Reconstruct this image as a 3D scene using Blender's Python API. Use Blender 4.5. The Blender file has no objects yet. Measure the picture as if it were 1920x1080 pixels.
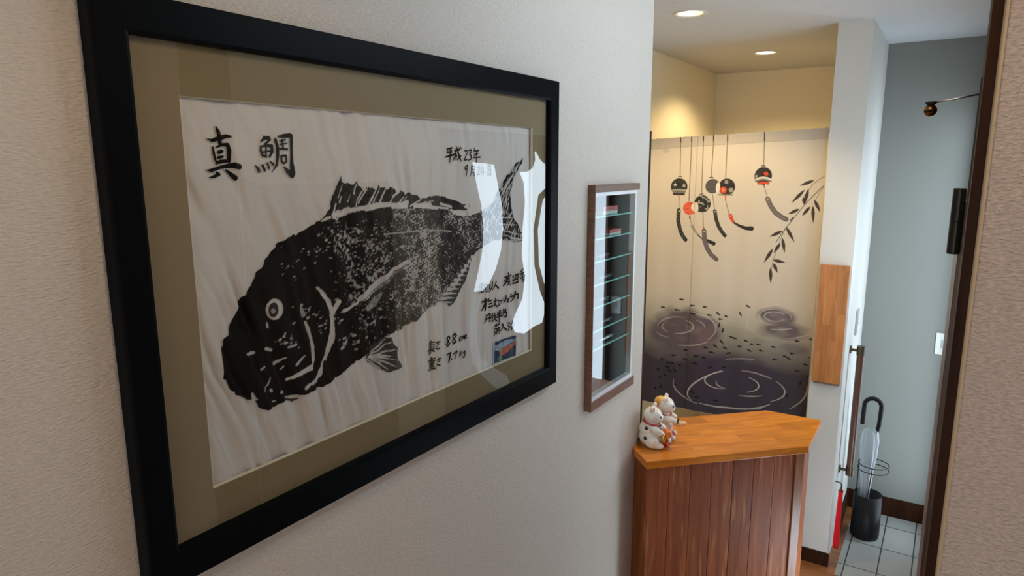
import bpy, bmesh, math, random
import numpy as np
from mathutils import Vector, Matrix

random.seed(7)
rng = np.random.default_rng(11)
scene = bpy.context.scene
COL = scene.collection
PI = math.pi

# ------------------------------------------------------------------ camera
FPX, CXP, CYP = 1256.0, 960.0, 540.0
_v1 = np.array([834.0, 229.0, FPX]); _v1 /= np.linalg.norm(_v1)
_vv = -np.array([10.0, -6930.0, FPX]); _vv /= np.linalg.norm(_vv)
_vv -= _vv.dot(_v1) * _v1; _vv /= np.linalg.norm(_vv)
_vx = np.cross(_v1, _vv)
if _vx[0] < 0: _vx = -_vx
RW = np.array([_vx, _v1, _vv])            # world = RW @ (right, up, forward)
CAM = np.array([0.9, 0.0, 1.9])

cd = bpy.data.cameras.new('camera')
cam = bpy.data.objects.new('camera', cd); COL.objects.link(cam)
cd.sensor_width = 36.0
cd.lens = FPX / 1920.0 * 36.0
cd.clip_start = 0.02
right, up, fwd = RW[:, 0], RW[:, 1], RW[:, 2]
m = Matrix(((right[0], up[0], -fwd[0], CAM[0]),
            (right[1], up[1], -fwd[1], CAM[1]),
            (right[2], up[2], -fwd[2], CAM[2]),
            (0, 0, 0, 1)))
cam.matrix_world = m
scene.camera = cam

# ------------------------------------------------------------------ world, exposure, lights
W_X = 1.0            # entrance wall (daylight comes through its glass)
CEIL = 2.504
DAY = (0.72, 0.87, 1.0)
world = bpy.data.worlds.new('world'); scene.world = world
world.use_nodes = True
bg = world.node_tree.nodes['Background']
bg.inputs[0].default_value = (0.97, 0.95, 0.95, 1)
bg.inputs[1].default_value = 2.35
scene.view_settings.view_transform = 'Standard'
scene.view_settings.look = 'None'
scene.view_settings.gamma = 1.0
scene.view_settings.use_curve_mapping = False
scene.view_settings.exposure = 0.0
scene.cycles.use_denoising = True
scene.cycles.max_bounces = 8
scene.cycles.transparent_max_bounces = 16
scene.cycles.sample_clamp_indirect = 6.0
WARM = (1.0, 0.76, 0.42)
L_SIDE, L_S, L_SLOW, L_TRANSOM_FILL, L_FOOT_FILL = 5.0, 7.0, 0.6, 15.0, 9.0     # daylight behind the sidelight, the upper and the lower door glass; then two added fills

# ------------------------------------------------------------------ rays: photograph point -> point on a real plane
def ray(p):
    return RW @ np.array([p[0] - CXP, CYP - p[1], FPX])
def on_x(p, X):
    r = ray(p); return CAM + r * ((X - CAM[0]) / r[0])
def on_y(p, Y):
    r = ray(p); return CAM + r * ((Y - CAM[1]) / r[1])
def on_z(p, Z):
    r = ray(p); return CAM + r * ((Z - CAM[2]) / r[2])

# ------------------------------------------------------------------ materials
def newmat(name):
    mt = bpy.data.materials.new(name); mt.use_nodes = True
    nt = mt.node_tree
    return mt, nt, nt.nodes['Principled BSDF']
def N(nt, t, **kw):
    n = nt.nodes.new(t)
    for k, v in kw.items(): setattr(n, k, v)
    return n
def simple(name, col, rough=0.5, metal=0.0, spec=0.5, coat=0.0, vary=0.06, vscale=30.0, bump=0.0, bscale=200.0):
    mt, nt, b = newmat(name)
    b.inputs['Roughness'].default_value = rough
    b.inputs['Metallic'].default_value = metal
    b.inputs['Specular IOR Level'].default_value = spec
    b.inputs['Coat Weight'].default_value = coat
    tc = N(nt, 'ShaderNodeTexCoord'); no = N(nt, 'ShaderNodeTexNoise')
    no.inputs['Scale'].default_value = vscale
    nt.links.new(tc.outputs['Object'], no.inputs['Vector'])
    mx = N(nt, 'ShaderNodeMix', data_type='RGBA')
    mx.inputs[6].default_value = tuple(c * (1 - vary) for c in col) + (1,)
    mx.inputs[7].default_value = tuple(min(1, c * (1 + vary)) for c in col) + (1,)
    nt.links.new(no.outputs['Fac'], mx.inputs[0])
    nt.links.new(mx.outputs[2], b.inputs['Base Color'])
    if bump:
        n2 = N(nt, 'ShaderNodeTexNoise'); n2.inputs['Scale'].default_value = bscale
        nt.links.new(tc.outputs['Object'], n2.inputs['Vector'])
        bp = N(nt, 'ShaderNodeBump'); bp.inputs['Strength'].default_value = bump
        bp.inputs['Distance'].default_value = 0.002
        nt.links.new(n2.outputs['Fac'], bp.inputs['Height'])
        nt.links.new(bp.outputs[0], b.inputs['Normal'])
    return mt
def wallpaper(name, col, along, strength=0.35, fine=1.0, dist=0.0015, weave=0.0):
    """woven wallpaper: short horizontal ribs; along = scale vector of the stretched noise"""
    mt, nt, b = newmat(name)
    b.inputs['Roughness'].default_value = 0.75
    b.inputs['Specular IOR Level'].default_value = 0.25
    tc = N(nt, 'ShaderNodeTexCoord')
    mp = N(nt, 'ShaderNodeMapping'); mp.inputs['Scale'].default_value = along
    nt.links.new(tc.outputs['Object'], mp.inputs['Vector'])
    a = N(nt, 'ShaderNodeTexNoise'); a.inputs['Scale'].default_value = 1.0 * fine
    a.inputs['Detail'].default_value = 3.0
    nt.links.new(mp.outputs[0], a.inputs['Vector'])
    c = N(nt, 'ShaderNodeTexNoise'); c.inputs['Scale'].default_value = 2.3
    nt.links.new(tc.outputs['Object'], c.inputs['Vector'])
    mx = N(nt, 'ShaderNodeMix', data_type='RGBA')
    mx.inputs[6].default_value = tuple(x * 0.96 for x in col) + (1,)
    mx.inputs[7].default_value = tuple(min(1, x * 1.03) for x in col) + (1,)
    nt.links.new(c.outputs['Fac'], mx.inputs[0])
    mr = N(nt, 'ShaderNodeMapRange'); mr.inputs[1].default_value = 0.3; mr.inputs[2].default_value = 0.7      # thread tone of the weave
    mr.inputs[3].default_value = 1 - weave; mr.inputs[4].default_value = 1 + weave
    nt.links.new(a.outputs['Fac'], mr.inputs[0])
    hv = N(nt, 'ShaderNodeHueSaturation'); nt.links.new(mx.outputs[2], hv.inputs['Color']); nt.links.new(mr.outputs[0], hv.inputs['Value'])
    nt.links.new(hv.outputs[0], b.inputs['Base Color'])
    bp = N(nt, 'ShaderNodeBump'); bp.inputs['Strength'].default_value = strength
    bp.inputs['Distance'].default_value = dist
    nt.links.new(a.outputs['Fac'], bp.inputs['Height']); nt.links.new(bp.outputs[0], b.inputs['Normal'])
    return mt
def wood(name, dark, light, scale, rough=0.4, coat=0.2, block=None, spec=0.5, knots=0.0):
    """scale: grain stretch vector; block: (axis, width) gives every board its own tone"""
    mt, nt, b = newmat(name)
    b.inputs['Roughness'].default_value = rough
    b.inputs['Coat Weight'].default_value = coat
    b.inputs['Coat Roughness'].default_value = 0.25
    b.inputs['Specular IOR Level'].default_value = spec
    tc = N(nt, 'ShaderNodeTexCoord')
    mp = N(nt, 'ShaderNodeMapping'); mp.inputs['Scale'].default_value = scale
    nt.links.new(tc.outputs['Object'], mp.inputs['Vector'])
    vec = mp.outputs[0]
    wn = None
    if block:
        sp = N(nt, 'ShaderNodeSeparateXYZ'); nt.links.new(tc.outputs['Object'], sp.inputs[0])
        cells = []
        for ax, w, off in block:
            ma = N(nt, 'ShaderNodeMath', operation='MULTIPLY_ADD')
            ma.inputs[1].default_value = 1.0 / w; ma.inputs[2].default_value = off
            nt.links.new(sp.outputs['XYZ'.index(ax)], ma.inputs[0])
            if cells:                                    # stagger along the board row
                st = N(nt, 'ShaderNodeMath', operation='MULTIPLY_ADD'); st.inputs[1].default_value = 0.37
                nt.links.new(cells[0].outputs[0], st.inputs[0]); nt.links.new(ma.outputs[0], st.inputs[2]); ma = st
            fl = N(nt, 'ShaderNodeMath', operation='FLOOR'); nt.links.new(ma.outputs[0], fl.inputs[0])
            cells.append(fl)
        cb = N(nt, 'ShaderNodeCombineXYZ')
        for i, fl in enumerate(cells): nt.links.new(fl.outputs[0], cb.inputs[i])
        wn = N(nt, 'ShaderNodeTexWhiteNoise', noise_dimensions='3D'); nt.links.new(cb.outputs[0], wn.inputs['Vector'])
        ad = N(nt, 'ShaderNodeVectorMath', operation='MULTIPLY_ADD')
        ad.inputs[1].default_value = (31, 17, 23)
        nt.links.new(wn.outputs['Color'], ad.inputs[0]); nt.links.new(mp.outputs[0], ad.inputs[2]); vec = ad.outputs[0]
    a = N(nt, 'ShaderNodeTexNoise'); a.inputs['Scale'].default_value = 1.0
    a.inputs['Detail'].default_value = 5.0; a.inputs['Distortion'].default_value = 0.7
    nt.links.new(vec, a.inputs['Vector'])
    rp = N(nt, 'ShaderNodeValToRGB')
    rp.color_ramp.elements[0].position = 0.34; rp.color_ramp.elements[0].color = dark + (1,)
    rp.color_ramp.elements[1].position = 0.68; rp.color_ramp.elements[1].color = light + (1,)
    nt.links.new(a.outputs['Fac'], rp.inputs[0])
    out = rp.outputs[0]
    if wn:
        mr = N(nt, 'ShaderNodeMapRange'); mr.inputs[3].default_value = 0.78; mr.inputs[4].default_value = 1.12
        nt.links.new(wn.outputs['Value'], mr.inputs[0])
        hv = N(nt, 'ShaderNodeHueSaturation'); nt.links.new(out, hv.inputs['Color']); nt.links.new(mr.outputs[0], hv.inputs['Value'])
        out = hv.outputs[0]
    if knots:
        k = N(nt, 'ShaderNodeTexNoise'); k.inputs['Scale'].default_value = 1.35; k.inputs['Detail'].default_value = 2.0
        nt.links.new(vec, k.inputs['Vector'])
        kr = N(nt, 'ShaderNodeValToRGB')
        kr.color_ramp.elements[0].position = 0.60; kr.color_ramp.elements[0].color = (0, 0, 0, 1)
        kr.color_ramp.elements[1].position = 0.70; kr.color_ramp.elements[1].color = (1, 1, 1, 1)
        nt.links.new(k.outputs['Fac'], kr.inputs[0])
        ml = N(nt, 'ShaderNodeMath', operation='MULTIPLY'); ml.inputs[1].default_value = knots
        nt.links.new(kr.outputs[0], ml.inputs[0])
        mx = N(nt, 'ShaderNodeMix', data_type='RGBA'); mx.inputs[7].default_value = (0.52, 0.225, 0.085, 1)
        nt.links.new(ml.outputs[0], mx.inputs[0]); nt.links.new(out, mx.inputs[6]); out = mx.outputs[2]
    nt.links.new(out, b.inputs['Base Color'])
    return mt
def emit(name, col, strength, wave=0.0):
    mt = bpy.data.materials.new(name); mt.use_nodes = True
    nt = mt.node_tree; nt.nodes.clear()
    o = N(nt, 'ShaderNodeOutputMaterial'); e = N(nt, 'ShaderNodeEmission')
    e.inputs[0].default_value = col + (1,); e.inputs[1].default_value = strength
    nt.links.new(e.outputs[0], o.inputs[0])
    return mt
def glass_pane(name, tint=(0.97, 1.0, 0.985), ior=1.9, rough=0.0, milky=0.0):
    """a thin pane: Schlick mirror over clear transmission, the same from both sides (ior raised: two faces)"""
    mt = bpy.data.materials.new(name); mt.use_nodes = True
    nt = mt.node_tree; nt.nodes.clear()
    o = N(nt, 'ShaderNodeOutputMaterial')
    t = N(nt, 'ShaderNodeBsdfTransparent'); t.inputs[0].default_value = tint + (1,)
    g = N(nt, 'ShaderNodeBsdfGlossy'); g.inputs['Roughness'].default_value = rough
    ge = N(nt, 'ShaderNodeNewGeometry'); dp = N(nt, 'ShaderNodeVectorMath', operation='DOT_PRODUCT')
    nt.links.new(ge.outputs['Incoming'], dp.inputs[0]); nt.links.new(ge.outputs['Normal'], dp.inputs[1])
    ab = N(nt, 'ShaderNodeMath', operation='ABSOLUTE'); nt.links.new(dp.outputs['Value'], ab.inputs[0])
    om = N(nt, 'ShaderNodeMath', operation='SUBTRACT', use_clamp=True); om.inputs[0].default_value = 1.0; nt.links.new(ab.outputs[0], om.inputs[1])
    pw = N(nt, 'ShaderNodeMath', operation='POWER'); pw.inputs[1].default_value = 4.0; nt.links.new(om.outputs[0], pw.inputs[0])
    f0 = ((ior - 1) / (ior + 1)) ** 2
    f = N(nt, 'ShaderNodeMath', operation='MULTIPLY_ADD', use_clamp=True); f.inputs[1].default_value = 1 - f0; f.inputs[2].default_value = f0; nt.links.new(pw.outputs[0], f.inputs[0])
    mx = N(nt, 'ShaderNodeMixShader')
    nt.links.new(f.outputs[0], mx.inputs[0]); nt.links.new(t.outputs[0], mx.inputs[1]); nt.links.new(g.outputs[0], mx.inputs[2])
    last = mx
    if milky:
        d = N(nt, 'ShaderNodeBsdfDiffuse'); d.inputs[0].default_value = (0.62, 0.68, 0.72, 1)
        m2 = N(nt, 'ShaderNodeMixShader'); m2.inputs[0].default_value = milky
        nt.links.new(mx.outputs[0], m2.inputs[1]); nt.links.new(d.outputs[0], m2.inputs[2]); last = m2
    nt.links.new(last.outputs[0], o.inputs[0])
    return mt
def attr_mat(name, attr, rough=0.85, bump=None, sheen=0.0):
    mt, nt, b = newmat(name)
    b.inputs['Roughness'].default_value = rough
    b.inputs['Specular IOR Level'].default_value = 0.2
    a = N(nt, 'ShaderNodeAttribute', attribute_name=attr)
    tc = N(nt, 'ShaderNodeTexCoord'); no = N(nt, 'ShaderNodeTexNoise')
    no.inputs['Scale'].default_value = 350.0; nt.links.new(tc.outputs['Object'], no.inputs['Vector'])
    mr = N(nt, 'ShaderNodeMapRange'); mr.inputs[3].default_value = 0.95; mr.inputs[4].default_value = 1.05
    nt.links.new(no.outputs['Fac'], mr.inputs[0])
    hv = N(nt, 'ShaderNodeHueSaturation'); nt.links.new(a.outputs['Color'], hv.inputs['Color']); nt.links.new(mr.outputs[0], hv.inputs['Value'])
    nt.links.new(hv.outputs[0], b.inputs['Base Color'])
    return mt

M = {}
M['wall_left'] = wallpaper('cream_woven_wallpaper', (0.74, 0.68, 0.60), (110, 110, 400), 0.8, dist=0.003, weave=0.08)
M['wall_right'] = wallpaper('beige_ribbed_wallpaper', (0.66, 0.565, 0.505), (120, 120, 290), 1.0, dist=0.008, weave=0.17)
M['wall_white'] = wallpaper('white_wallpaper', (0.74, 0.73, 0.70), (90, 90, 250), 0.12)
M['wall_partition'] = wallpaper('off_white_wallpaper', (0.60, 0.58, 0.54), (90, 90, 250), 0.12)
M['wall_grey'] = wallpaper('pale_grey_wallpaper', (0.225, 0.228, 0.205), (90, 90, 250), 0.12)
M['wall_alcove'] = wallpaper('cream_wallpaper', (0.78, 0.70, 0.52), (90, 90, 250), 0.12)
M['ceiling'] = simple('white_ceiling_paper', (0.58, 0.585, 0.59), 0.8, spec=0.2, bump=0.15, bscale=300)
M['black_frame'] = simple('satin_black_lacquer', (0.0045, 0.0055, 0.0065), 0.34, spec=0.03, bump=0.05, bscale=900)
M['mat'] = simple('olive_brown_mat_board', (0.27, 0.21, 0.122), 0.9, spec=0.1, vary=0.05, vscale=500, bump=0.1, bscale=900)
M['bevel'] = simple('cream_mat_core', (0.75, 0.68, 0.52), 0.8)
M['glass'] = glass_pane('picture_glass', (0.97, 0.985, 0.975), 1.75)
M['case_glass'] = glass_pane('cabinet_glass', (0.80, 0.90, 0.88), 1.85)
M['shelf_glass'] = glass_pane('glass_shelf', (0.72, 0.86, 0.84), 1.5)
M['dark_wood'] = wood('dark_brown_trim', (0.022, 0.0075, 0.003), (0.040, 0.015, 0.006), (40, 40, 3), 0.5, coat=0.0, spec=0.08)
M['red_wood'] = wood('red_brown_door_wood', (0.055, 0.018, 0.009), (0.09, 0.032, 0.015), (40, 40, 3), 0.4)
M['case_wood'] = wood('walnut_case', (0.115, 0.047, 0.022), (0.19, 0.085, 0.045), (30, 8, 90), 0.45)
M['case_back'] = simple('dark_case_lining', (0.030, 0.028, 0.030), 0.6)
M['alu'] = simple('white_aluminium_track', (0.80, 0.84, 0.88), 0.35, metal=0.2)
M['shelf_edge'] = simple('green_glass_edge', (0.22, 0.62, 0.58), 0.15, spec=0.8)
M['counter_top'] = wood('honey_laminated_board', (0.54, 0.150, 0.006), (0.78, 0.27, 0.014), (5, 60, 60), 0.32, 0.35,
                        block=[('Y', 0.062, 0.3), ('X', 0.34, 0.0)])
M['panel'] = wood('stained_cedar_boards', (0.225, 0.056, 0.016), (0.36, 0.105, 0.031), (44, 44, 3.2), 0.55, 0.05, spec=0.3,
                  block=[('X', 0.084, -0.1429)], knots=0.55)
M['post'] = wood('light_brown_corner_post', (0.22, 0.075, 0.03), (0.31, 0.12, 0.05), (40, 40, 3), 0.38, 0.2)
M['flap'] = wood('orange_brown_board', (0.37, 0.130, 0.032), (0.50, 0.205, 0.058), (60, 60, 5), 0.4, 0.15,
                 block=[('X', 0.031, 0.1), ('Z', 0.2, 0.0)])
M['wood_floor'] = wood('orange_wood_floor', (0.20, 0.07, 0.022), (0.30, 0.12, 0.04), (5, 60, 60), 0.35, 0.2, block=[('Y', 0.075, 0), ('X', 0.9, 0)])
M['black'] = simple('black_plastic', (0.007, 0.007, 0.0075), 0.45, spec=0.22)
M['black_metal'] = simple('black_painted_iron', (0.012, 0.012, 0.013), 0.45, metal=0.3)
M['hinge'] = simple('dark_bronze_cover', (0.016, 0.015, 0.011), 0.38, metal=0.4)
M['brass'] = simple('aged_brass', (0.30, 0.15, 0.05), 0.22, metal=1.0)
M['steel'] = simple('brushed_steel', (0.55, 0.53, 0.50), 0.3, metal=1.0)
M['bracket'] = simple('bronze_bracket', (0.10, 0.075, 0.045), 0.35, metal=0.8)
M['rail'] = wood('brown_handrail', (0.085, 0.030, 0.014), (0.14, 0.055, 0.026), (50, 50, 4), 0.35)
M['red'] = simple('bright_red_plastic', (0.72, 0.004, 0.010), 0.3)
M['white_plastic'] = simple('white_switch_plastic', (0.66, 0.68, 0.64), 0.4)
M['grey_plastic'] = simple('grey_switch_plastic', (0.42, 0.44, 0.43), 0.4)
M['clear_vinyl'] = glass_pane('clear_umbrella_vinyl', (0.84, 0.87, 0.88), 1.55, 0.25, milky=0.36)
M['lamp_ring'] = simple('white_lamp_ring', (0.62, 0.60, 0.55), 0.4)
M['reflector'] = simple('warm_reflector', (0.92, 0.86, 0.62), 0.3, metal=0.3)
M['bulb'] = emit('lit_bulb', (1.0, 0.90, 0.66), 9.0)
M['bulb_halo'] = emit('lit_bulb_lens', (1.0, 0.94, 0.78), 7.0)
M['sky_high'] = emit('daylight_in_frosted_glass', DAY, L_S)
M['sky_low'] = emit('dim_daylight_in_lower_glass', (0.72, 0.86, 1.0), L_SLOW)
M['sky_side'] = emit('daylight_in_sidelight', DAY, L_SIDE)
M['fill_foot'] = emit('added_foot_fill', DAY, L_FOOT_FILL)
M['fill_transom'] = emit('added_transom_fill', DAY, L_TRANSOM_FILL)
M['porcelain'] = simple('glazed_white_porcelain', (0.82, 0.79, 0.72), 0.15, coat=0.6)
M['calico'] = simple('orange_glaze', (0.75, 0.36, 0.07), 0.2, coat=0.5)
M['cream_glaze'] = simple('cream_glaze', (0.80, 0.60, 0.34), 0.2, coat=0.5)
M['peach'] = simple('peach_glaze', (0.82, 0.46, 0.24), 0.2, coat=0.5)
M['black_glaze'] = simple('black_glaze', (0.012, 0.010, 0.010), 0.18, coat=0.5)
M['red_glaze'] = simple('red_glaze', (0.50, 0.015, 0.012), 0.18, coat=0.5)
M['orange_glaze'] = simple('vermilion_glaze', (0.80, 0.16, 0.02), 0.2, coat=0.5)
M['pink_glaze'] = simple('mauve_glaze', (0.45, 0.16, 0.22), 0.2, coat=0.5)
M['blue_glaze'] = simple('blue_grey_glaze', (0.25, 0.28, 0.45), 0.2, coat=0.5)
M['gold'] = simple('gold_paint', (0.70, 0.42, 0.08), 0.25, metal=0.8)
M['cord'] = simple('silver_hinge_strip', (0.30, 0.24, 0.18), 0.35, metal=0.7)
M['cream_edge'] = simple('cream_paint_edge', (0.58, 0.44, 0.27), 0.6)
M['lure_red'] = simple('red_lure_paint', (0.60, 0.06, 0.05), 0.2)
M['lure_white'] = simple('white_lure_paint', (0.70, 0.66, 0.62), 0.2)
M['lure_dark'] = simple('dark_blue_lure_paint', (0.05, 0.07, 0.10), 0.15, spec=0.8)
M['lure_silver'] = simple('silver_lure_paint', (0.45, 0.48, 0.50), 0.2, metal=0.8)

# tiles
def tile_mat():
    mt, nt, b = newmat('grey_floor_tiles')
    b.inputs['Roughness'].default_value = 0.35
    tc = N(nt, 'ShaderNodeTexCoord')
    mp = N(nt, 'ShaderNodeMapping'); mp.inputs['Location'].default_value = (-0.629, -3.355, 0)
    nt.links.new(tc.outputs['Object'], mp.inputs['Vector'])
    br = N(nt, 'ShaderNodeTexBrick'); br.offset = 0.0; br.squash = 1.0
    br.inputs['Color1'].default_value = (0.33, 0.325, 0.295, 1); br.inputs['Color2'].default_value = (0.28, 0.28, 0.26, 1)
    br.inputs['Mortar'].default_value = (0.045, 0.042, 0.038, 1)
    br.inputs['Scale'].default_value = 1.0; br.inputs['Mortar Size'].default_value = 0.0032
    br.inputs['Brick Width'].default_value = 0.138; br.inputs['Row Height'].default_value = 0.253
    nt.links.new(mp.outputs[0], br.inputs['Vector'])
    nt.links.new(br.outputs['Color'], b.inputs['Base Color'])
    bp = N(nt, 'ShaderNodeBump', invert=True); bp.inputs['Strength'].default_value = 0.4; bp.inputs['Distance'].default_value = 0.002
    nt.links.new(br.outputs['Fac'], bp.inputs['Height']); nt.links.new(bp.outputs[0], b.inputs['Normal'])
    return mt
M['tile'] = tile_mat()

# ------------------------------------------------------------------ mesh helpers
def tag(o, label=None, cat=None, group=None, kind=None):
    if label: o['label'] = label
    if cat: o['category'] = cat
    if group: o['group'] = group
    if kind: o['kind'] = kind
    return o
def empty(name, loc=(0, 0, 0), rz=0.0):
    o = bpy.data.objects.new(name, None); COL.objects.link(o)
    o.empty_display_size = 0.05
    o.location = loc; o.rotation_euler = (0, 0, rz)
    return o
def obj(name, bm, mat, parent=None, smooth=False, loc=None, recalc=True):
    me = bpy.data.meshes.new(name)
    if recalc: bmesh.ops.recalc_face_normals(bm, faces=bm.faces[:])
    bm.to_mesh(me); bm.free()
    o = bpy.data.objects.new(name, me); COL.objects.link(o)
    me.materials.append(mat)
    if smooth:
        me.polygons.foreach_set('use_smooth', [True] * len(me.polygons))
    if parent: o.parent = parent
    if loc: o.location = loc
    return o
def rebase(o):
    """a single-mesh thing gets its origin at the bottom centre of its mesh"""
    co = [v.co for v in o.data.vertices]
    c = Vector(((min(v.x for v in co) + max(v.x for v in co)) / 2, (min(v.y for v in co) + max(v.y for v in co)) / 2, min(v.z for v in co)))
    o.data.transform(Matrix.Translation(-c)); o.location = c
    return o
def struct(name, bm, mat):
    o = obj(name, bm, mat); o['kind'] = 'structure'; return o
def box(bm, x0, x1, y0, y1, z0, z1, bev=0.0):
    vs = [bm.verts.new((x, y, z)) for z in (z0, z1) for y in (y0, y1) for x in (x0, x1)]
    fs = [bm.faces.new([vs[i] for i in f]) for f in ((0, 2, 3, 1), (4, 5, 7, 6), (0, 1, 5, 4), (2, 6, 7, 3), (0, 4, 6, 2), (1, 3, 7, 5))]
    if bev:
        es = list({e for f in fs for e in f.edges})
        bmesh.ops.bevel(bm, geom=es, offset=bev, segments=2, affect='EDGES', profile=0.7)
    return bm
def nb(*a, bev=0.0):
    return box(bmesh.new(), *a, bev=bev)
def prism(bm, pts, a0, a1, axis='z', bev=0.0):
    """extrude a polygon of (u,v) along axis"""
    def P(u, v, w):
        return {'z': (u, v, w), 'x': (w, u, v), 'y': (u, w, v)}[axis]
    lo = [bm.verts.new(P(u, v, a0)) for u, v in pts]; hi = [bm.verts.new(P(u, v, a1)) for u, v in pts]
    n = len(pts); fs = [bm.faces.new(lo), bm.faces.new(hi)]
    for i in range(n): fs.append(bm.faces.new((lo[i], lo[(i + 1) % n], hi[(i + 1) % n], hi[i])))
    if bev:
        bmesh.ops.bevel(bm, geom=list({e for f in fs for e in f.edges}), offset=bev, segments=2, affect='EDGES', profile=0.7)
    return bm
def tube(bm, pts, r, seg=12, caps=True):
    """r: number or list of radii"""
    pts = [Vector(p) for p in pts]; n = len(pts)
    rs = r if isinstance(r, (list, tuple)) else [r] * n
    rings = []; prev = None
    for i, p in enumerate(pts):
        t = (pts[min(i + 1, n - 1)] - pts[max(i - 1, 0)]).normalized()
        if prev is None:
            a = t.orthogonal().normalized()
        else:
            a = (prev - t * prev.dot(t)).normalized()
        prev = a; b = t.cross(a)
        rings.append([bm.verts.new(p + (a * math.cos(2 * PI * k / seg) + b * math.sin(2 * PI * k / seg)) * rs[i]) for k in range(seg)])
    for i in range(n - 1):
        for k in range(seg):
            bm.faces.new((rings[i][k], rings[i][(k + 1) % seg], rings[i + 1][(k + 1) % seg], rings[i + 1][k]))
    if caps:
        bm.faces.new(rings[0]); bm.faces.new(rings[-1])
    return bm
def lathe(bm, prof, c=(0, 0, 0), seg=32, caps=True):
    rings = [[bm.verts.new((c[0] + r * math.cos(2 * PI * k / seg), c[1] + r * math.sin(2 * PI * k / seg), c[2] + z)) for k in range(seg)] for r, z in prof]
    for a, b in zip(rings, rings[1:]):
        for k in range(seg): bm.faces.new((a[k], a[(k + 1) % seg], b[(k + 1) % seg], b[k]))
    if caps:
        bm.faces.new(rings[0]); bm.faces.new(rings[-1])
    return bm
def ball(bm, c, r, seg=20, rot=None):
    """r = (rx, ry, rz)"""
    if not isinstance(r, (list, tuple)): r = (r, r, r)
    mt = Matrix.Translation(c)
    if rot is not None: mt = mt @ rot
    mt = mt @ Matrix.Diagonal((*r, 1))
    bmesh.ops.create_uvsphere(bm, u_segments=seg, v_segments=max(8, seg // 2 + 2), radius=1.0, matrix=mt)
    return bm
def torus(bm, c, R, r, seg=40, rot=None):
    pts = []
    q = rot or Matrix.Identity(4)
    rings = []
    for i in range(seg):
        a = 2 * PI * i / seg; ring = []
        for k in range(8):
            b = 2 * PI * k / 8
            v = Vector(((R + r * math.cos(b)) * math.cos(a), (R + r * math.cos(b)) * math.sin(a), r * math.sin(b)))
            ring.append(bm.verts.new(Vector(c) + (q @ v)))
        rings.append(ring)
    for i in range(seg):
        A, B = rings[i], rings[(i + 1) % seg]
        for k in range(8): bm.faces.new((A[k], A[(k + 1) % 8], B[(k + 1) % 8], B[k]))
    return bm

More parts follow.
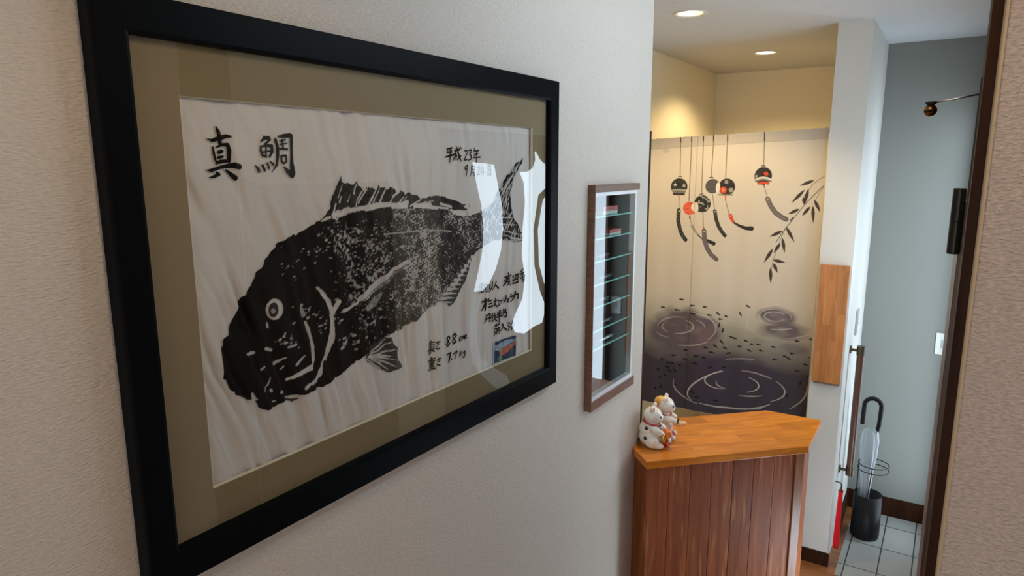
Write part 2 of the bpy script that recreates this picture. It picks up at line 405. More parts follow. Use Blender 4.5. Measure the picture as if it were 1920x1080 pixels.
# ------------------------------------------------------------------ painting prints (ink density on a fine mesh grid)
_TAB = {}
def vnoise(U, V, s, seed):
    if seed not in _TAB: _TAB[seed] = np.random.default_rng(seed).random((256, 256))
    T = _TAB[seed]
    x = U / s; y = V / s
    xi = np.floor(x).astype(int); yi = np.floor(y).astype(int)
    fx = x - xi; fy = y - yi
    fx = fx * fx * (3 - 2 * fx); fy = fy * fy * (3 - 2 * fy)
    a = T[xi % 256, yi % 256]; b = T[(xi + 1) % 256, yi % 256]
    c = T[xi % 256, (yi + 1) % 256]; d = T[(xi + 1) % 256, (yi + 1) % 256]
    return (a * (1 - fx) + b * fx) * (1 - fy) + (c * (1 - fx) + d * fx) * fy
class Canvas:
    """grid over (u,v) in metres on a plane; to_uv maps a photograph point onto that plane"""
    def __init__(s, u0, u1, v0, v1, res, to_uv, nch=1):
        s.nu = int(round((u1 - u0) / res)) + 1; s.nv = int(round((v1 - v0) / res)) + 1
        s.u = np.linspace(u0, u1, s.nu); s.v = np.linspace(v0, v1, s.nv)
        s.U, s.V = np.meshgrid(s.u, s.v, indexing='ij')
        s.res = res; s.to = to_uv; s.flat = None
        s.D = np.zeros((s.nu, s.nv, nch))
    def pts(s, P):
        return np.array([s.to(p) for p in P])
    def scale(s, p):
        a = s.to(p); b = s.to((p[0] + 4, p[1])); c = s.to((p[0], p[1] + 4))
        return math.sqrt(abs((b[0] - a[0]) * (c[1] - a[1]) - (b[1] - a[1]) * (c[0] - a[0]))) / 4
    def win(s, lo, hi):
        i0 = max(0, int((lo[0] - s.u[0]) / s.res) - 2); i1 = min(s.nu, int((hi[0] - s.u[0]) / s.res) + 4)
        j0 = max(0, int((lo[1] - s.v[0]) / s.res) - 2); j1 = min(s.nv, int((hi[1] - s.v[0]) / s.res) + 4)
        return slice(i0, max(i0, i1)), slice(j0, max(j0, j1))
    def blend(s, w, a, val):
        s.D[w] = s.D[w] * (1 - a[..., None]) + np.asarray(val, float) * a[..., None]
    def stroke_uv(s, P, R, val, op=1.0, rough=0.0, soft=None):
        soft = soft or s.res * 0.9
        lo = P.min(0) - R.max() - soft; hi = P.max(0) + R.max() + soft
        w = s.win(lo, hi); U = s.U[w]; V = s.V[w]
        if U.size == 0: return
        best = np.full(U.shape, 1e9)
        for (p, q, r0, r1) in zip(P[:-1], P[1:], R[:-1], R[1:]):
            d = q - p; L = d.dot(d) + 1e-12
            t = np.clip(((U - p[0]) * d[0] + (V - p[1]) * d[1]) / L, 0, 1)
            e = np.hypot(U - p[0] - t * d[0], V - p[1] - t * d[1]) - (r0 + (r1 - r0) * t)
            best = np.minimum(best, e)
        if rough: best = best + (vnoise(U, V, rough * 2.2, 5) - 0.5) * rough
        s.blend(w, np.clip(0.5 - best / soft, 0, 1) * op, val)
    def stroke(s, P, r, val=1.0, op=1.0, rough=0.0, soft=None):
        """P photograph points, r radius in photograph pixels (number or list)"""
        k = s.scale(P[len(P) // 2]) if s.flat is None else s.flat(P[len(P) // 2])
        R = np.array(r if isinstance(r, (list, tuple)) else [r] * len(P), float) * k
        s.stroke_uv(s.pts(P), R, val, op, rough, soft)
    def poly_mask(s, P, jit=0.0, seed=1):
        Q = s.pts(P)
        if jit:
            r = np.random.default_rng(seed); out = []
            for a, b in zip(Q, np.roll(Q, -1, 0)):
                n = max(1, int(np.hypot(*(b - a)) / (jit * 2.0)))
                for k in range(n):
                    out.append(a + (b - a) * k / n + r.normal(0, jit * 0.45, 2))
            Q = np.array(out)
        w = s.win(Q.min(0), Q.max(0)); U = s.U[w]; V = s.V[w]
        ins = np.zeros(U.shape, bool)
        for a, b in zip(Q, np.roll(Q, -1, 0)):
            if abs(a[1] - b[1]) < 1e-12: continue
            c = (a[1] > V) != (b[1] > V)
            ins ^= c & (U < (b[0] - a[0]) * (V - a[1]) / (b[1] - a[1]) + a[0])
        return w, ins.astype(float)
    def poly(s, P, val=1.0, op=1.0, jit=0.0, seed=1):
        w, a = s.poly_mask(P, jit, seed); s.blend(w, a * op, val)
    def ellipse(s, c, rx, ry, val, op=1.0, rot=0.0):
        """c, rx, ry in photograph pixels (filled)"""
        P = [(c[0] + rx * math.cos(t) * math.cos(rot) - ry * math.sin(t) * math.sin(rot),
              c[1] + rx * math.cos(t) * math.sin(rot) + ry * math.sin(t) * math.cos(rot)) for t in np.linspace(0, 2 * PI, 40)[:-1]]
        s.poly(P, val, op)
def np_mesh(name, verts, quads, attr, vals, mat, parent=None, smooth=True):
    me = bpy.data.meshes.new(name)
    nv, nf = len(verts), len(quads)
    me.vertices.add(nv); me.vertices.foreach_set('co', verts.astype(np.float32).ravel())
    me.loops.add(nf * 4); me.loops.foreach_set('vertex_index', quads.astype(np.int32).ravel())
    me.polygons.add(nf); me.polygons.foreach_set('loop_start', np.arange(0, nf * 4, 4, dtype=np.int32))
    me.update(calc_edges=True); me.validate()
    if smooth: me.polygons.foreach_set('use_smooth', np.ones(len(me.polygons), bool))
    if vals is not None:
        at = me.attributes.new(attr, 'FLOAT_COLOR', 'POINT')
        at.data.foreach_set('color', np.concatenate([vals, np.ones((nv, 1))], 1).astype(np.float32).ravel())
    me.materials.append(mat)
    o = bpy.data.objects.new(name, me); COL.objects.link(o)
    if parent: o.parent = parent
    return o
def grid_quads(nu, nv, keep=None):
    I, J = np.meshgrid(np.arange(nu - 1), np.arange(nv - 1), indexing='ij')
    a = I * nv + J
    Q = np.stack([a, a + nv, a + nv + 1, a + 1], -1)
    Q = Q[keep] if keep is not None else Q.reshape(-1, 4)
    return Q
def compact(verts, vals, Q):
    used = np.unique(Q); mp = np.zeros(len(verts), int); mp[used] = np.arange(len(used))
    return verts[used], (vals[used] if vals is not None else None), mp[Q]

# ================================================================== THE SETTING
LW_END, LEAN = 2.25, 0.0
CY0, CY1 = 1.784, 2.118          # display case in the left wall
CZ0, CZ1 = 1.150, 1.846
bm = bmesh.new()
for a in ((-2.6, CY0 + .004, 0, CEIL), (CY0 + .004, CY1 - .004, 0, CZ0 + .004), (CY0 + .004, CY1 - .004, CZ1 - .004, CEIL)):
    box(bm, -0.12, 0.0, a[0], a[1], a[2], a[3])
prism(bm, [(CY1 - .004, 0), (LW_END, 0), (LW_END + LEAN * CEIL, CEIL), (CY1 - .004, CEIL)], -0.12, 0.0, 'x')
bmesh.ops.remove_doubles(bm, verts=bm.verts[:], dist=1e-5)
struct('wall_left', bm, M['wall_left'])
struct('wall_right', nb(0.932, 3.0, 1.10, 1.20, 0, CEIL), M['wall_right'])
struct('wall_entrance', nb(W_X, W_X + 0.1, 1.20, 4.1, 0, CEIL), M['wall_white'])
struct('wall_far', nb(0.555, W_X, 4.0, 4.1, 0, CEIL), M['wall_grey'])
struct('wall_partition', nb(0.418, 0.555, 3.295, 4.65, 0, CEIL), M['wall_partition'])
struct('wall_hall', nb(1.75, 1.85, -2.6, 1.10, 0, CEIL), M['wall_right'])
struct('wall_alcove_left', nb(-0.6, -0.5, 1.2, 4.65, 0, CEIL), M['wall_alcove'])
struct('wall_alcove_back', nb(-0.6, 0.555, 4.65, 4.75, 0, CEIL), M['wall_alcove'])
struct('floor', nb(-2.0, 3.0, -2.6, 3.24, -0.05, 0.0), M['wood_floor'])
bm = nb(-0.6, 0.60, 3.24, 4.75, -0.05, 0.0)
struct('floor_alcove', bm, M['wood_floor'])
struct('floor_entrance', nb(0.60, W_X + .1, 3.24, 4.1, -0.05, 0.0), M['tile'])
# ceiling with two round holes for the downlights
LAMPS = [(-0.055, 2.772), (-0.025, 3.926), (0.72, 0.50)]
LR = 0.052
bm = bmesh.new(); edges = []
def loop_edges(pts):
    vs = [bm.verts.new((x, y, CEIL)) for x, y in pts]
    return [bm.edges.new((vs[i], vs[(i + 1) % len(vs)])) for i in range(len(vs))]
edges += loop_edges([(-2.0, -2.6), (3.0, -2.6), (3.0, 4.75), (-2.0, 4.75)])
for lx, ly in LAMPS:
    edges += loop_edges([(lx + LR * math.cos(2 * PI * k / 32), ly + LR * math.sin(2 * PI * k / 32)) for k in range(32)])
bmesh.ops.triangle_fill(bm, use_beauty=True, edges=edges)
struct('ceiling', bm, M['ceiling'])
# baseboards, trims
struct('baseboard_partition', nb(0.416, 0.566, 3.284, 3.295, 0, 0.066), M['dark_wood'])
struct('baseboard_far', nb(0.555, W_X, 3.988, 4.0, 0, 0.104), M['dark_wood'])
struct('baseboard_partition_side', nb(0.555, 0.566, 3.70, 3.988, 0, 0.095), M['dark_wood'])
struct('trim_1', prism(bmesh.new(), [(LW_END, 0), (LW_END + .02, 0), (LW_END + .02 + LEAN * 2.02, 2.02), (LW_END + LEAN * 2.02, 2.02)], -0.124, -0.001, 'x'), M['dark_wood'])
bm = nb(0.9185, 0.931, 1.088, 1.235, 0, CEIL, bev=0.0015); 
struct('trim_2', bm, M['dark_wood'])
struct('trim_3', nb(0.931, 0.937, 1.096, 1.1, 0, CEIL), M['cream_edge'])

# ---- entrance door with curved frosted glass, and its sidelight, in the right-hand wall of the entrance
MIR = CAM * np.array([-1, 1, 1])
def mirror_on_wall(p, X):
    """where the picture glass shows the entrance wall"""
    q = on_x(p, 0.022); src = CAM.copy(); src[0] = 2 * 0.022 - src[0]
    d = q - src; r = src + d * ((X - src[0]) / d[0]); return (r[1], r[2])
dx0 = W_X - 0.035
d1 = empty('door_1', (W_X, 2.9, 0)); d1['kind'] = 'structure'
def local(pts, o): return [(y - o.location.y, z - o.location.z) for y, z in pts]
obj('door_slab', nb(dx0 - W_X, 0, -0.62, 0.50, 0.01, 2.06, bev=0.003), M['red_wood'], d1)
up_strip = [(886, 304), (906, 306), (925, 309), (932, 345), (940, 385), (942, 430), (938, 470), (928, 505), (915, 533), (903, 545), (889, 547), (897, 510), (905, 470), (907, 430), (903, 385), (893, 340)]
lo_strip = [(889, 549), (903, 547), (895, 590), (893, 640), (900, 668), (925, 690), (948, 703), (957, 722), (930, 728), (902, 702), (886, 680), (880, 640), (882, 590)]
blob = [(1003, 284), (1012, 300), (1026, 313), (1034, 322), (1022, 352), (1008, 366), (999, 430), (1001, 500), (1011, 545), (1019, 566), (1019, 590), (1015, 605), (1000, 612), (982, 625), (966, 623), (960, 610), (966, 590), (980, 560), (985, 520), (979, 480), (980, 430), (985, 380), (982, 340), (974, 322), (989, 322), (999, 315), (1004, 300)]
oval = [(1030, 358), (1018, 376), (1009, 430), (1011, 495), (1021, 532), (1034, 545), (1050, 500), (1054, 430), (1046, 380)]
for nm, pl, mt in (('frosted_pane', up_strip, 'sky_high'), ('frosted_pane', lo_strip, 'sky_low'), ('frosted_pane', blob, 'sky_high'), ('frosted_pane', oval, 'sky_high')):
    P = local([mirror_on_wall(p, dx0) for p in pl], d1)
    bm = bmesh.new(); prism(bm, P, dx0 - W_X - 0.006, dx0 - W_X - 0.0005, 'x')
    obj(nm, bm, M[mt], d1)
obj('foot_fill_pane', nb(dx0 - W_X - 0.006, dx0 - W_X - 0.0005, -0.55, 0.05, 0.07, 0.40), M['fill_foot'], d1)  # added glowing pane, unseen, brightens the lower left wall
w1 = empty('window_1', (W_X, 3.775, 0)); w1['kind'] = 'structure'
bm = bmesh.new()
for a in ((-.20, -.15, .02, 2.2), (.15, .21, .02, 2.2)): box(bm, -.03, 0, a[0], a[1], a[2], a[3])
for a in ((.02, .10), (2.14, 2.2)): box(bm, -.03, 0, -.15, .15, a[0], a[1])
obj('window_frame', bm, M['red_wood'], w1)
obj('pane', nb(-.014, -.008, -.15, .15, .10, 2.14), M['sky_side'], w1)
# added transom, out of view: a glowing fill that brightens the left wall
w2 = empty('transom_fill', (W_X, 1.83, 2.30)); w2['kind'] = 'structure'
bm = bmesh.new()
for a in ((-.60, -.56), (.56, .60), (-.02, .02)): box(bm, -.03, 0, a[0], a[1], 0, .195)
for y_ in ((-.56, -.02), (.02, .56)):
    for a in ((0, .02), (.175, .195)): box(bm, -.03, 0, y_[0], y_[1], a[0], a[1])
obj('window_frame', bm, M['red_wood'], w2)
for y_ in ((-.56, -.02), (.02, .56)): obj('pane', nb(-.014, -.008, y_[0], y_[1], .02, .175), M['fill_transom'], w2)

# ---- open inner door leaf seen edge on behind the jamb
d2 = empty('door_2', (0.9305, 1.262, 0)); d2['kind'] = 'structure'
obj('door_leaf', nb(-0.0165, 0.0165, 0.0, 0.62, 0.01, 1.845, bev=0.002), M['red_wood'], d2)
hb = bmesh.new()
tube(hb, [(-0.0225, -0.006, z) for z in (1.764, 1.767, 1.8145, 1.8148)], [0.0085, 0.0092, 0.0092, 0.0086], 20)
tube(hb, [(-0.0225, -0.006, z) for z in (1.8152, 1.8155, 1.863, 1.866)], [0.0086, 0.0092, 0.0092, 0.0085], 20)
box(hb, -0.0200, -0.0160, -0.004, 0.03, 1.775, 1.855)
obj('hinge', hb, M['hinge'], d2, smooth=False)

# ================================================================== FRAMED FISH PRINT
FX = 0.030       # front of the frame
GX = 0.021       # glass
PX = 0.012       # paper
f_y0 = on_x((205, 560), 0.0)[1]; f_y1 = on_x((1046.5, 437), FX)[1]
f_z1 = on_x((690, 76), FX)[2]; f_z0 = on_x((700, 903), FX)[2]
i_y0 = on_x((290, 545), FX)[1]; i_y1 = on_x((1026, 442), GX)[1]
i_z1 = on_x((640, 127), GX)[2]; i_z0 = on_x((680, 862), FX)[2]
w_y0 = on_x((368, 547), PX + .003)[1]; w_y1 = on_x((998.5, 450), PX + .003)[1]
w_z1 = on_x((668, 209), PX + .003)[2]; w_z0 = on_x((698, 787), PX + .003)[2]
pic = empty('framed_fish_print', (0.0, (f_y0 + f_y1) / 2, f_z0))
tag(pic, 'large black framed ink rubbing of a sea bream with brushed writing, on the left wall', 'framed picture')
PO = np.array(pic.location)
def pl(x, y, z): return (x - PO[0], y - PO[1], z - PO[2])
def bar(bm, poly3):
    n = len(poly3) // 2
    vs = [bm.verts.new(pl(*p)) for p in poly3]
    bm.faces.new(vs[:n]); bm.faces.new(vs[n:])
    for i in range(n): bm.faces.new((vs[i], vs[(i + 1) % n], vs[n + (i + 1) % n], vs[n + i]))
# four mitred mouldings, each with a stepped profile (outer lip, face, inner lip)
O = [(f_y0, f_z0), (f_y1, f_z0), (f_y1, f_z1), (f_y0, f_z1)]
I = [(i_y0, i_z0), (i_y1, i_z0), (i_y1, i_z1), (i_y0, i_z1)]
bm = bmesh.new()
prof = [(0.0, 0.001), (0.0, FX - .006), (0.02, FX - .001), (0.05, FX), (0.90, FX - .0005), (0.985, FX - .0015), (1.0, FX - .004), (1.0, 0.001)]
rings = []
for k in range(4):
    rings.append([bm.verts.new(pl(x, O[k][0] + (I[k][0] - O[k][0]) * t, O[k][1] + (I[k][1] - O[k][1]) * t)) for t, x in prof])
for k in range(4):
    A, B = rings[k], rings[(k + 1) % 4]
    for j in range(len(prof)):
        bm.faces.new((A[j], A[(j + 1) % len(prof)], B[(j + 1) % len(prof)], B[j]))
obj('frame', bm, M['black_frame'], pic)
bm = bmesh.new()
ms = 0.0145
W4 = [(w_y0, w_z0), (w_y1, w_z0), (w_y1, w_z1), (w_y0, w_z1)]
mo = [bm.verts.new(pl(ms, *p)) for p in [(i_y0 - .01, i_z0 - .01), (i_y1 + .0, i_z0 - .01), (i_y1, i_z1), (i_y0 - .01, i_z1)]]
mi = [bm.verts.new(pl(ms, *p)) for p in W4]
for k in range(4): bm.faces.new((mo[k], mo[(k + 1) % 4], mi[(k + 1) % 4], mi[k]))
obj('mat_board', bm, M['mat'], pic)
bm = bmesh.new()
mi = [bm.verts.new(pl(ms, *p)) for p in W4]
sg = [(1, 1), (-1, 1), (-1, -1), (1, -1)]
mb = [bm.verts.new(pl(0.0090, p[0] - 0.0 + s_[0] * .0018, p[1] + s_[1] * .0018)) for p, s_ in zip(W4, sg)]
for k in range(4): bm.faces.new((mi[k], mi[(k + 1) % 4], mb[(k + 1) % 4], mb[k]))
obj('mat_bevel', bm, M['bevel'], pic)
def quad_x(x, y0, y1, z0, z1, off):
    bm = bmesh.new(); bm.faces.new([bm.verts.new((x - off[0], y - off[1], z - off[2])) for y, z in ((y0, z0), (y1, z0), (y1, z1), (y0, z1))]); return bm
bm = quad_x(GX, i_y0 - .004, i_y1 - .0005, i_z0 - .004, i_z1 - .0005, PO)
obj('glass', bm, M['glass'], pic, recalc=False)

# paper with soft creases (real relief), ink printed on it
def folds(y, z):
    """relief of the rice paper, metres"""
    u = y - w_y0; v = w_z1 - z
    lean = np.clip(1 - u / 0.60, 0, 1)
    s_ = u - 0.42 * lean * v + 0.03 * vnoise(y, z, 0.16, 3) + 0.010 * vnoise(y, z, 0.05, 13)
    broad = vnoise(s_, v * 0.10, 0.029, 9) - 0.5                # long soft creases of uneven width
    mid = vnoise(s_ * 1.0 + 3.0, v * 0.14, 0.0145, 10) - 0.5
    amp = 0.45 + 0.9 * vnoise(y, z, 0.14, 4)
    h = (0.0048 * broad + 0.0062 * mid) * amp + 0.0012 * (vnoise(y, z, 0.05, 8) - 0.5)
    h = h * 2.3 * np.clip(0.4 + 2.0 * np.minimum(v, 0.3), 0.4, 1) * np.clip(np.minimum(u, 0.96 - u) / 0.03 + .3, .15, 1)
    h = h * (1 - 0.55 * np.clip((u - 0.45) / 0.35, 0, 1))     # the sheet lies flatter towards the date side
    h = 0.0054 * np.tanh(h / 0.0054)
    return h
M['paper'] = simple('white_rice_paper', (0.70, 0.655, 0.615), 0.9, spec=0.1, vary=0.02, vscale=60, bump=0.1, bscale=700)
yy = np.linspace(w_y0 - .006, w_y1 + .006, 640); zz = np.linspace(w_z0 - .006, w_z1 + .006, 330)
YG, ZG = np.meshgrid(yy, zz, indexing='ij')
XB = 0.0072
v = np.stack([XB + folds(YG, ZG), YG, ZG], -1).reshape(-1, 3) - PO
np_mesh('paper', v, grid_quads(len(yy), len(zz)), 'x', None, M['paper'], pic)

PAPER = np.array([0.70, 0.655, 0.615]); INK = np.array([0.007, 0.0065, 0.006])
M['ink'] = attr_mat('black_ink', 'tone', 0.9)
def to_paper(p):
    q = on_x(p, XB)
    for _ in range(4):                       # follow the relief of the creased sheet
        h = float(folds(np.array([q[1]]), np.array([q[2]]))[0]); q = on_x(p, XB + h + 0.001)
    return (q[1], q[2])
def flat_scale(p):
    a = on_x(p, XB); b = on_x((p[0] + 4, p[1]), XB); c_ = on_x((p[0], p[1] + 4), XB)
    return math.sqrt(abs((b[1] - a[1]) * (c_[2] - a[2]) - (b[2] - a[2]) * (c_[1] - a[1]))) / 4
def ink_part(name, cv, lift=0.0009, thr=0.06):
    D = np.clip(cv.D[..., 0], 0, 1)
    cell = np.maximum(np.maximum(D[:-1, :-1], D[1:, :-1]), np.maximum(D[:-1, 1:], D[1:, 1:]))
    Q = grid_quads(cv.nu, cv.nv, cell > thr)
    V_ = np.stack([XB + folds(cv.U, cv.V) + lift, cv.U, cv.V], -1).reshape(-1, 3) - PO
    tone = (PAPER * (1 - D[..., None]) + INK * D[..., None]).reshape(-1, 3)
    V_, tone, Q = compact(V_, tone, Q)
    return np_mesh(name, V_, Q, 'tone', tone, M['ink'], pic)

# ---- the fish
c0 = to_paper((400, 700)); c1 = to_paper((990, 400))
cv = Canvas(to_paper((405, 560))[0], to_paper((990, 400))[0], min(to_paper((500, 775))[1], to_paper((755, 700))[1]) - .02, to_paper((980, 285))[1] + .02, 0.00105, to_paper)
cv.flat = flat_scale
body = [(560, 436), (575, 429), (590, 421), (604, 413), (618, 407), (631, 411), (645, 405), (660, 399), (675, 394), (690, 396), (710, 392), (735, 390), (764, 388.5), (798, 388),
        (815, 389), (838, 391), (852, 402), (866, 405), (882, 404.5), (900, 398), (915, 388), (928, 375), (934, 357), (946, 336), (959, 317), (971, 303), (981, 296), (979, 304), (969, 321), (960, 346),
        (957, 369), (959, 388), (963, 409), (972, 421), (979, 438), (979, 454), (960, 453), (942, 448), (928, 449), (912, 458), (896, 470), (884, 484), (870, 505), (850, 535), (832, 560), (821, 570),
        (807, 578), (791, 590), (779, 604), (760, 611), (739, 623), (718, 632), (700, 650), (684, 668), (664, 681), (645, 699), (625, 714), (606, 726), (588, 734), (563, 741), (540, 744), (528, 756), (512, 765), (497, 769), (486, 763), (480, 753),
        (462, 749), (440, 740), (430, 724), (420, 708), (413, 687), (412, 661), (418, 639), (429, 616), (443, 586), (459, 551), (471, 535), (484, 507), (498, 488), (507, 474), (516, 462), (538, 447)]
w, mk = cv.poly_mask(body, 0.0026, 4)
U, V = cv.U[w], cv.V[w]
# along-fish coordinate: 0 at the snout, 1 at the tail
hA = np.array(to_paper((440, 690))); tA = np.array(to_paper((940, 410)))
ax = (tA - hA); L = np.hypot(*ax); ax = ax / L; nx = np.array([-ax[1], ax[0]])
sx = ((U - hA[0]) * ax[0] + (V - hA[1]) * ax[1]) / L
sy = ((U - hA[0]) * nx[0] + (V - hA[1]) * nx[1]) / L
n1 = vnoise(U, V, 0.0034, 21); n2 = vnoise(U, V, 0.0085, 22); n3 = vnoise(U, V, 0.032, 23); n4 = vnoise(U, V, 0.085, 24)
P_, Q_ = sx * L / 0.0074, sy * L / 0.0060
sc = np.abs(np.sin(PI * (P_ + 0.5 * (np.floor(Q_) % 2)))) * np.abs(np.sin(PI * Q_))      # scale rows
head = np.clip((0.36 - sx) / 0.10, 0, 1)
light = 0.42 * n1 + 0.22 * n2 + 0.24 * n3 + 0.20 * n4
rear = np.clip((sx - 0.40) / 0.15, 0, 1)
light = light + rear * (0.20 * (sc - 0.35)) + 0.015
light = light - head * (0.26 + 0.10 * n4)
top = np.clip((sy - 0.155) / 0.03, 0, 1) * np.clip((sx - .3) / .1, 0, 1)
light = light - 0.25 * top
lt = np.clip((light - 0.60) / 0.16, 0, 1)
dens = 1 - 0.60 * lt
dens = np.clip(dens - 0.06 * rear * n2 - 0.10 * rear * sc * n3, 0, 1)
tailm = np.clip((sx - 0.90) / 0.03, 0, 1)
tl = vnoise((U - V * 0.5), (V + U * .9) * 0.18, 0.0024, 31)
dens = np.where(tailm > 0.3, 1 - 0.75 * np.clip((tl - 0.60) / 0.15, 0, 1), dens)
cv.D[w][..., 0] = np.maximum(cv.D[w][..., 0], dens * mk)
# dorsal fin, spines with gaps between
fin = [(600, 416), (611, 401), (620, 391), (620, 376), (624, 365), (631, 351), (636.5, 336), (639.8, 327.5), (641.5, 341), (647, 345), (653, 342.5), (660, 346.5), (666, 345), (669.6, 338), (672, 348.5), (680, 353), (684, 362), (688, 350),
       (692, 349), (701, 354), (704, 356), (711, 344), (713, 352), (721, 351), (726, 356), (732, 350), (740, 354), (744, 362), (752, 356.5), (760, 366), (766.5, 360), (770, 365), (783, 366), (788, 372), (797, 372),
       (806, 368), (818, 366), (831, 368.5), (846, 374), (861, 378), (870, 387.5), (877, 394), (860, 393.5), (846, 392.5), (822, 394), (800, 392), (770, 391), (740, 391), (700, 394), (660, 398), (632, 408), (622, 408)]
w, mk = cv.poly_mask(fin, 0.0016, 6)
n5 = vnoise(cv.U[w], cv.V[w], 0.006, 41)
cv.D[w][..., 0] = np.maximum(cv.D[w][..., 0], mk * (0.93 + 0.07 * n5))
S = lambda P, r, val=0.0, op=1.0, rough=0.0012: cv.stroke(P, r, val, op, rough)
# paper showing between the spines and under the fin
for a, b, r in (((634, 399), (626, 404), 5), ((636, 402), (652, 394), 5), ((650, 395), (668, 392), 3.2), ((671, 392), (690, 389), 3.6), ((688, 390), (708, 385), 5), ((708, 385), (732, 383), 4), ((736, 386), (762, 385), 4.5), ((752, 384), (763, 380), 4),
                ((778, 386), (806, 384), 3.5), ((790, 388), (820, 391), 1.8), ((804, 387), (840, 391), 1.6), ((826, 382), (846, 388), 2)):
    S([a, b], r, 0.04)
for a, b, r in (((625, 402), (630, 382), 2.6), ((637, 379), (641, 367), 1.6), ((664, 362), (668, 347), 2.4), ((668, 386), (684, 352), 2.2), ((672, 380), (690, 351), 1.8), ((690, 386), (699, 367), 2.2), ((696, 376), (708, 350), 1.8), ((698, 384), (713, 352), 1.2), ((709, 386), (724, 353), 2.4),
                ((728, 384), (742, 363), 1.8), ((737, 368), (749, 360), 1.8), ((742, 386), (757, 369), 2.2), ((752, 384), (764, 368), 1.2), ((770, 386), (790, 374), 1.8), ((780, 386), (800, 377), 1.6), ((790, 386), (812, 376), 1.3), ((634, 372), (642, 345), .9), ((652, 378), (658, 362), 0.8)):
    S([a, b], [r, r * .45], 0.05)
S([(604, 414), (612, 410), (620, 407)], [2, 2.4, 2], 0.05)
# lateral line and pale flecks
for P in ([(721, 440), (745, 436.5), (770, 434), (800, 432), (830, 432.5), (846, 434)],): S(P, 1.2, 0.30, 0.8)
r_ = np.random.default_rng(3)
for cxy, sp, n, big in (((640, 455), (24, 22), 26, 2.0), ((600, 470), (30, 22), 16, 1.7), ((700, 470), (40, 30), 34, 1.5), ((780, 452), (28, 14), 22, 1.8), ((660, 510), (30, 20), 22, 1.6), ((560, 500), (30, 20), 16, 1.2),
                        ((545, 640), (22, 12), 16, 1.8), ((652, 640), (18, 14), 18, 2.8), ((575, 585), (16, 14), 12, 2.2), ((630, 585), (14, 18), 14, 1.8), ((760, 545), (40, 28), 30, 1.3), ((690, 610), (24, 20), 20, 1.8), ((600, 610), (14, 22), 16, 1.5)):
    for k in range(n):
        x, y = r_.normal(cxy[0], sp[0] * .6), r_.normal(cxy[1], sp[1] * .6)
        a = r_.uniform(-.9, -.1); l = r_.uniform(.5, 3.5)
        S([(x, y), (x + l * math.cos(a), y + l * math.sin(a))], r_.uniform(.35, 1) * big, 0.15, r_.uniform(.35, .8), 0.002)
# gill covers, cheek, eye
S([(594, 539), (606, 552), (616, 566), (621, 580), (623, 600), (623.5, 622), (620, 640), (613, 660), (606, 676)], [1.5, 4, 5, 4, 4.2, 4.5, 5.5, 4, 1.5], 0.06)
S([(636, 566), (629, 576), (624, 588)], [4, 3.5, 4], 0.1)
S([(606, 676), (600, 700), (592, 714), (574, 728)], [2, 4, 3.5, 2.5], 0.12, .9, 0.003)
S([(616, 655), (611, 674)], [2.5, 1.2], 0.12)
S([(572, 604), (577, 616), (582, 632), (586, 650), (587.5, 672), (586, 686), (572, 696), (556, 704), (538, 711)], [2, 3, 2.4, 3, 3, 5.5, 4, 3.5, 2.4], 0.07)
S([(564, 578), (568, 590)], [3.5, 4.5], 0.3, .8)
cv.ellipse((515, 580), 16.5, 20, 0.05, 1, 0.12); cv.ellipse((513, 581), 9.5, 14, 0.95, 1, 0.1); cv.ellipse((512.5, 583), 4.0, 5, 0.45)
for P, r in (([(465, 664), (476, 661)], 2.4), ([(490, 693), (496, 688)], 1.8), ([(557, 684), (565, 674), (572, 667)], [2.6, 2.0, .8]), ([(526, 692), (531, 687)], 1.3), ([(500, 606), (502, 613)], 1.8),
             ([(499, 654), (508, 656)], 2.6), ([(514, 681), (524, 676), (535, 671)], [3.4, 2.4, 1.4]), ([(508, 731), (509, 734)], [2.2, 2]), ([(528, 735), (530, 735)], [2.4, 2.2]), ([(511, 753), (516, 752)], 1.2),
             ([(507, 708), (502, 722), (497, 733)], [.8, 1.2, 1.2]), ([(541, 651), (556, 646)], 1.8), ([(473, 738), (476, 749)], [2, 4.5]), ([(466, 752), (482, 749)], 1.6), ([(532, 632), (535, 625)], 1.4), ([(550, 607), (553, 605)], 1.2), ([(535, 745), (560, 741)], [1.6, .8])):
    S(P, r, 0.14, 0.9)
cv.stroke([(535, 748), (548, 750), (558, 747)], [1.5, 2.6, 1.4], 0.95, 1, 0.0012)
# pectoral fin: pale rays
ray_r = [((688, 568), (782, 480)), ((690, 571), (786, 479)), ((678, 562), (770, 491)), ((700, 572), (760, 506)), ((686, 580), (748, 520)), ((696, 578), (740, 536)), ((684, 592), (720, 552)), ((690, 590), (708, 573)), ((684, 598), (704, 588)), ((672, 566), (724, 522)), ((690, 562), (742, 512))]
S([(645, 583), (658, 576), (668, 569)], [3.0, 2.0, 2], 0.1)
S([(668, 570), (690, 552), (716, 528), (742, 506), (764, 489)], [2, 7, 8, 6, 2], 0.12, .95)
S([(690, 578), (702, 566), (714, 552)], [4, 7, 3], 0.14, .92)
for k in range(9):
    o = k * 2.4
    S([(672 + o * .9, 570 + o * .9), (706 + o * .7, 540 + o * 1.1), (740 + o * .4, 508 + o * .9), (772 - o * 1.2, 484 + o * 1.6)], [.5, .9, .9, .5], 0.95, .9)
S([(752, 500), (788, 478)], [1.5, .5], 0.2); S([(757, 503), (780, 489)], [1.2, .5], 0.2)
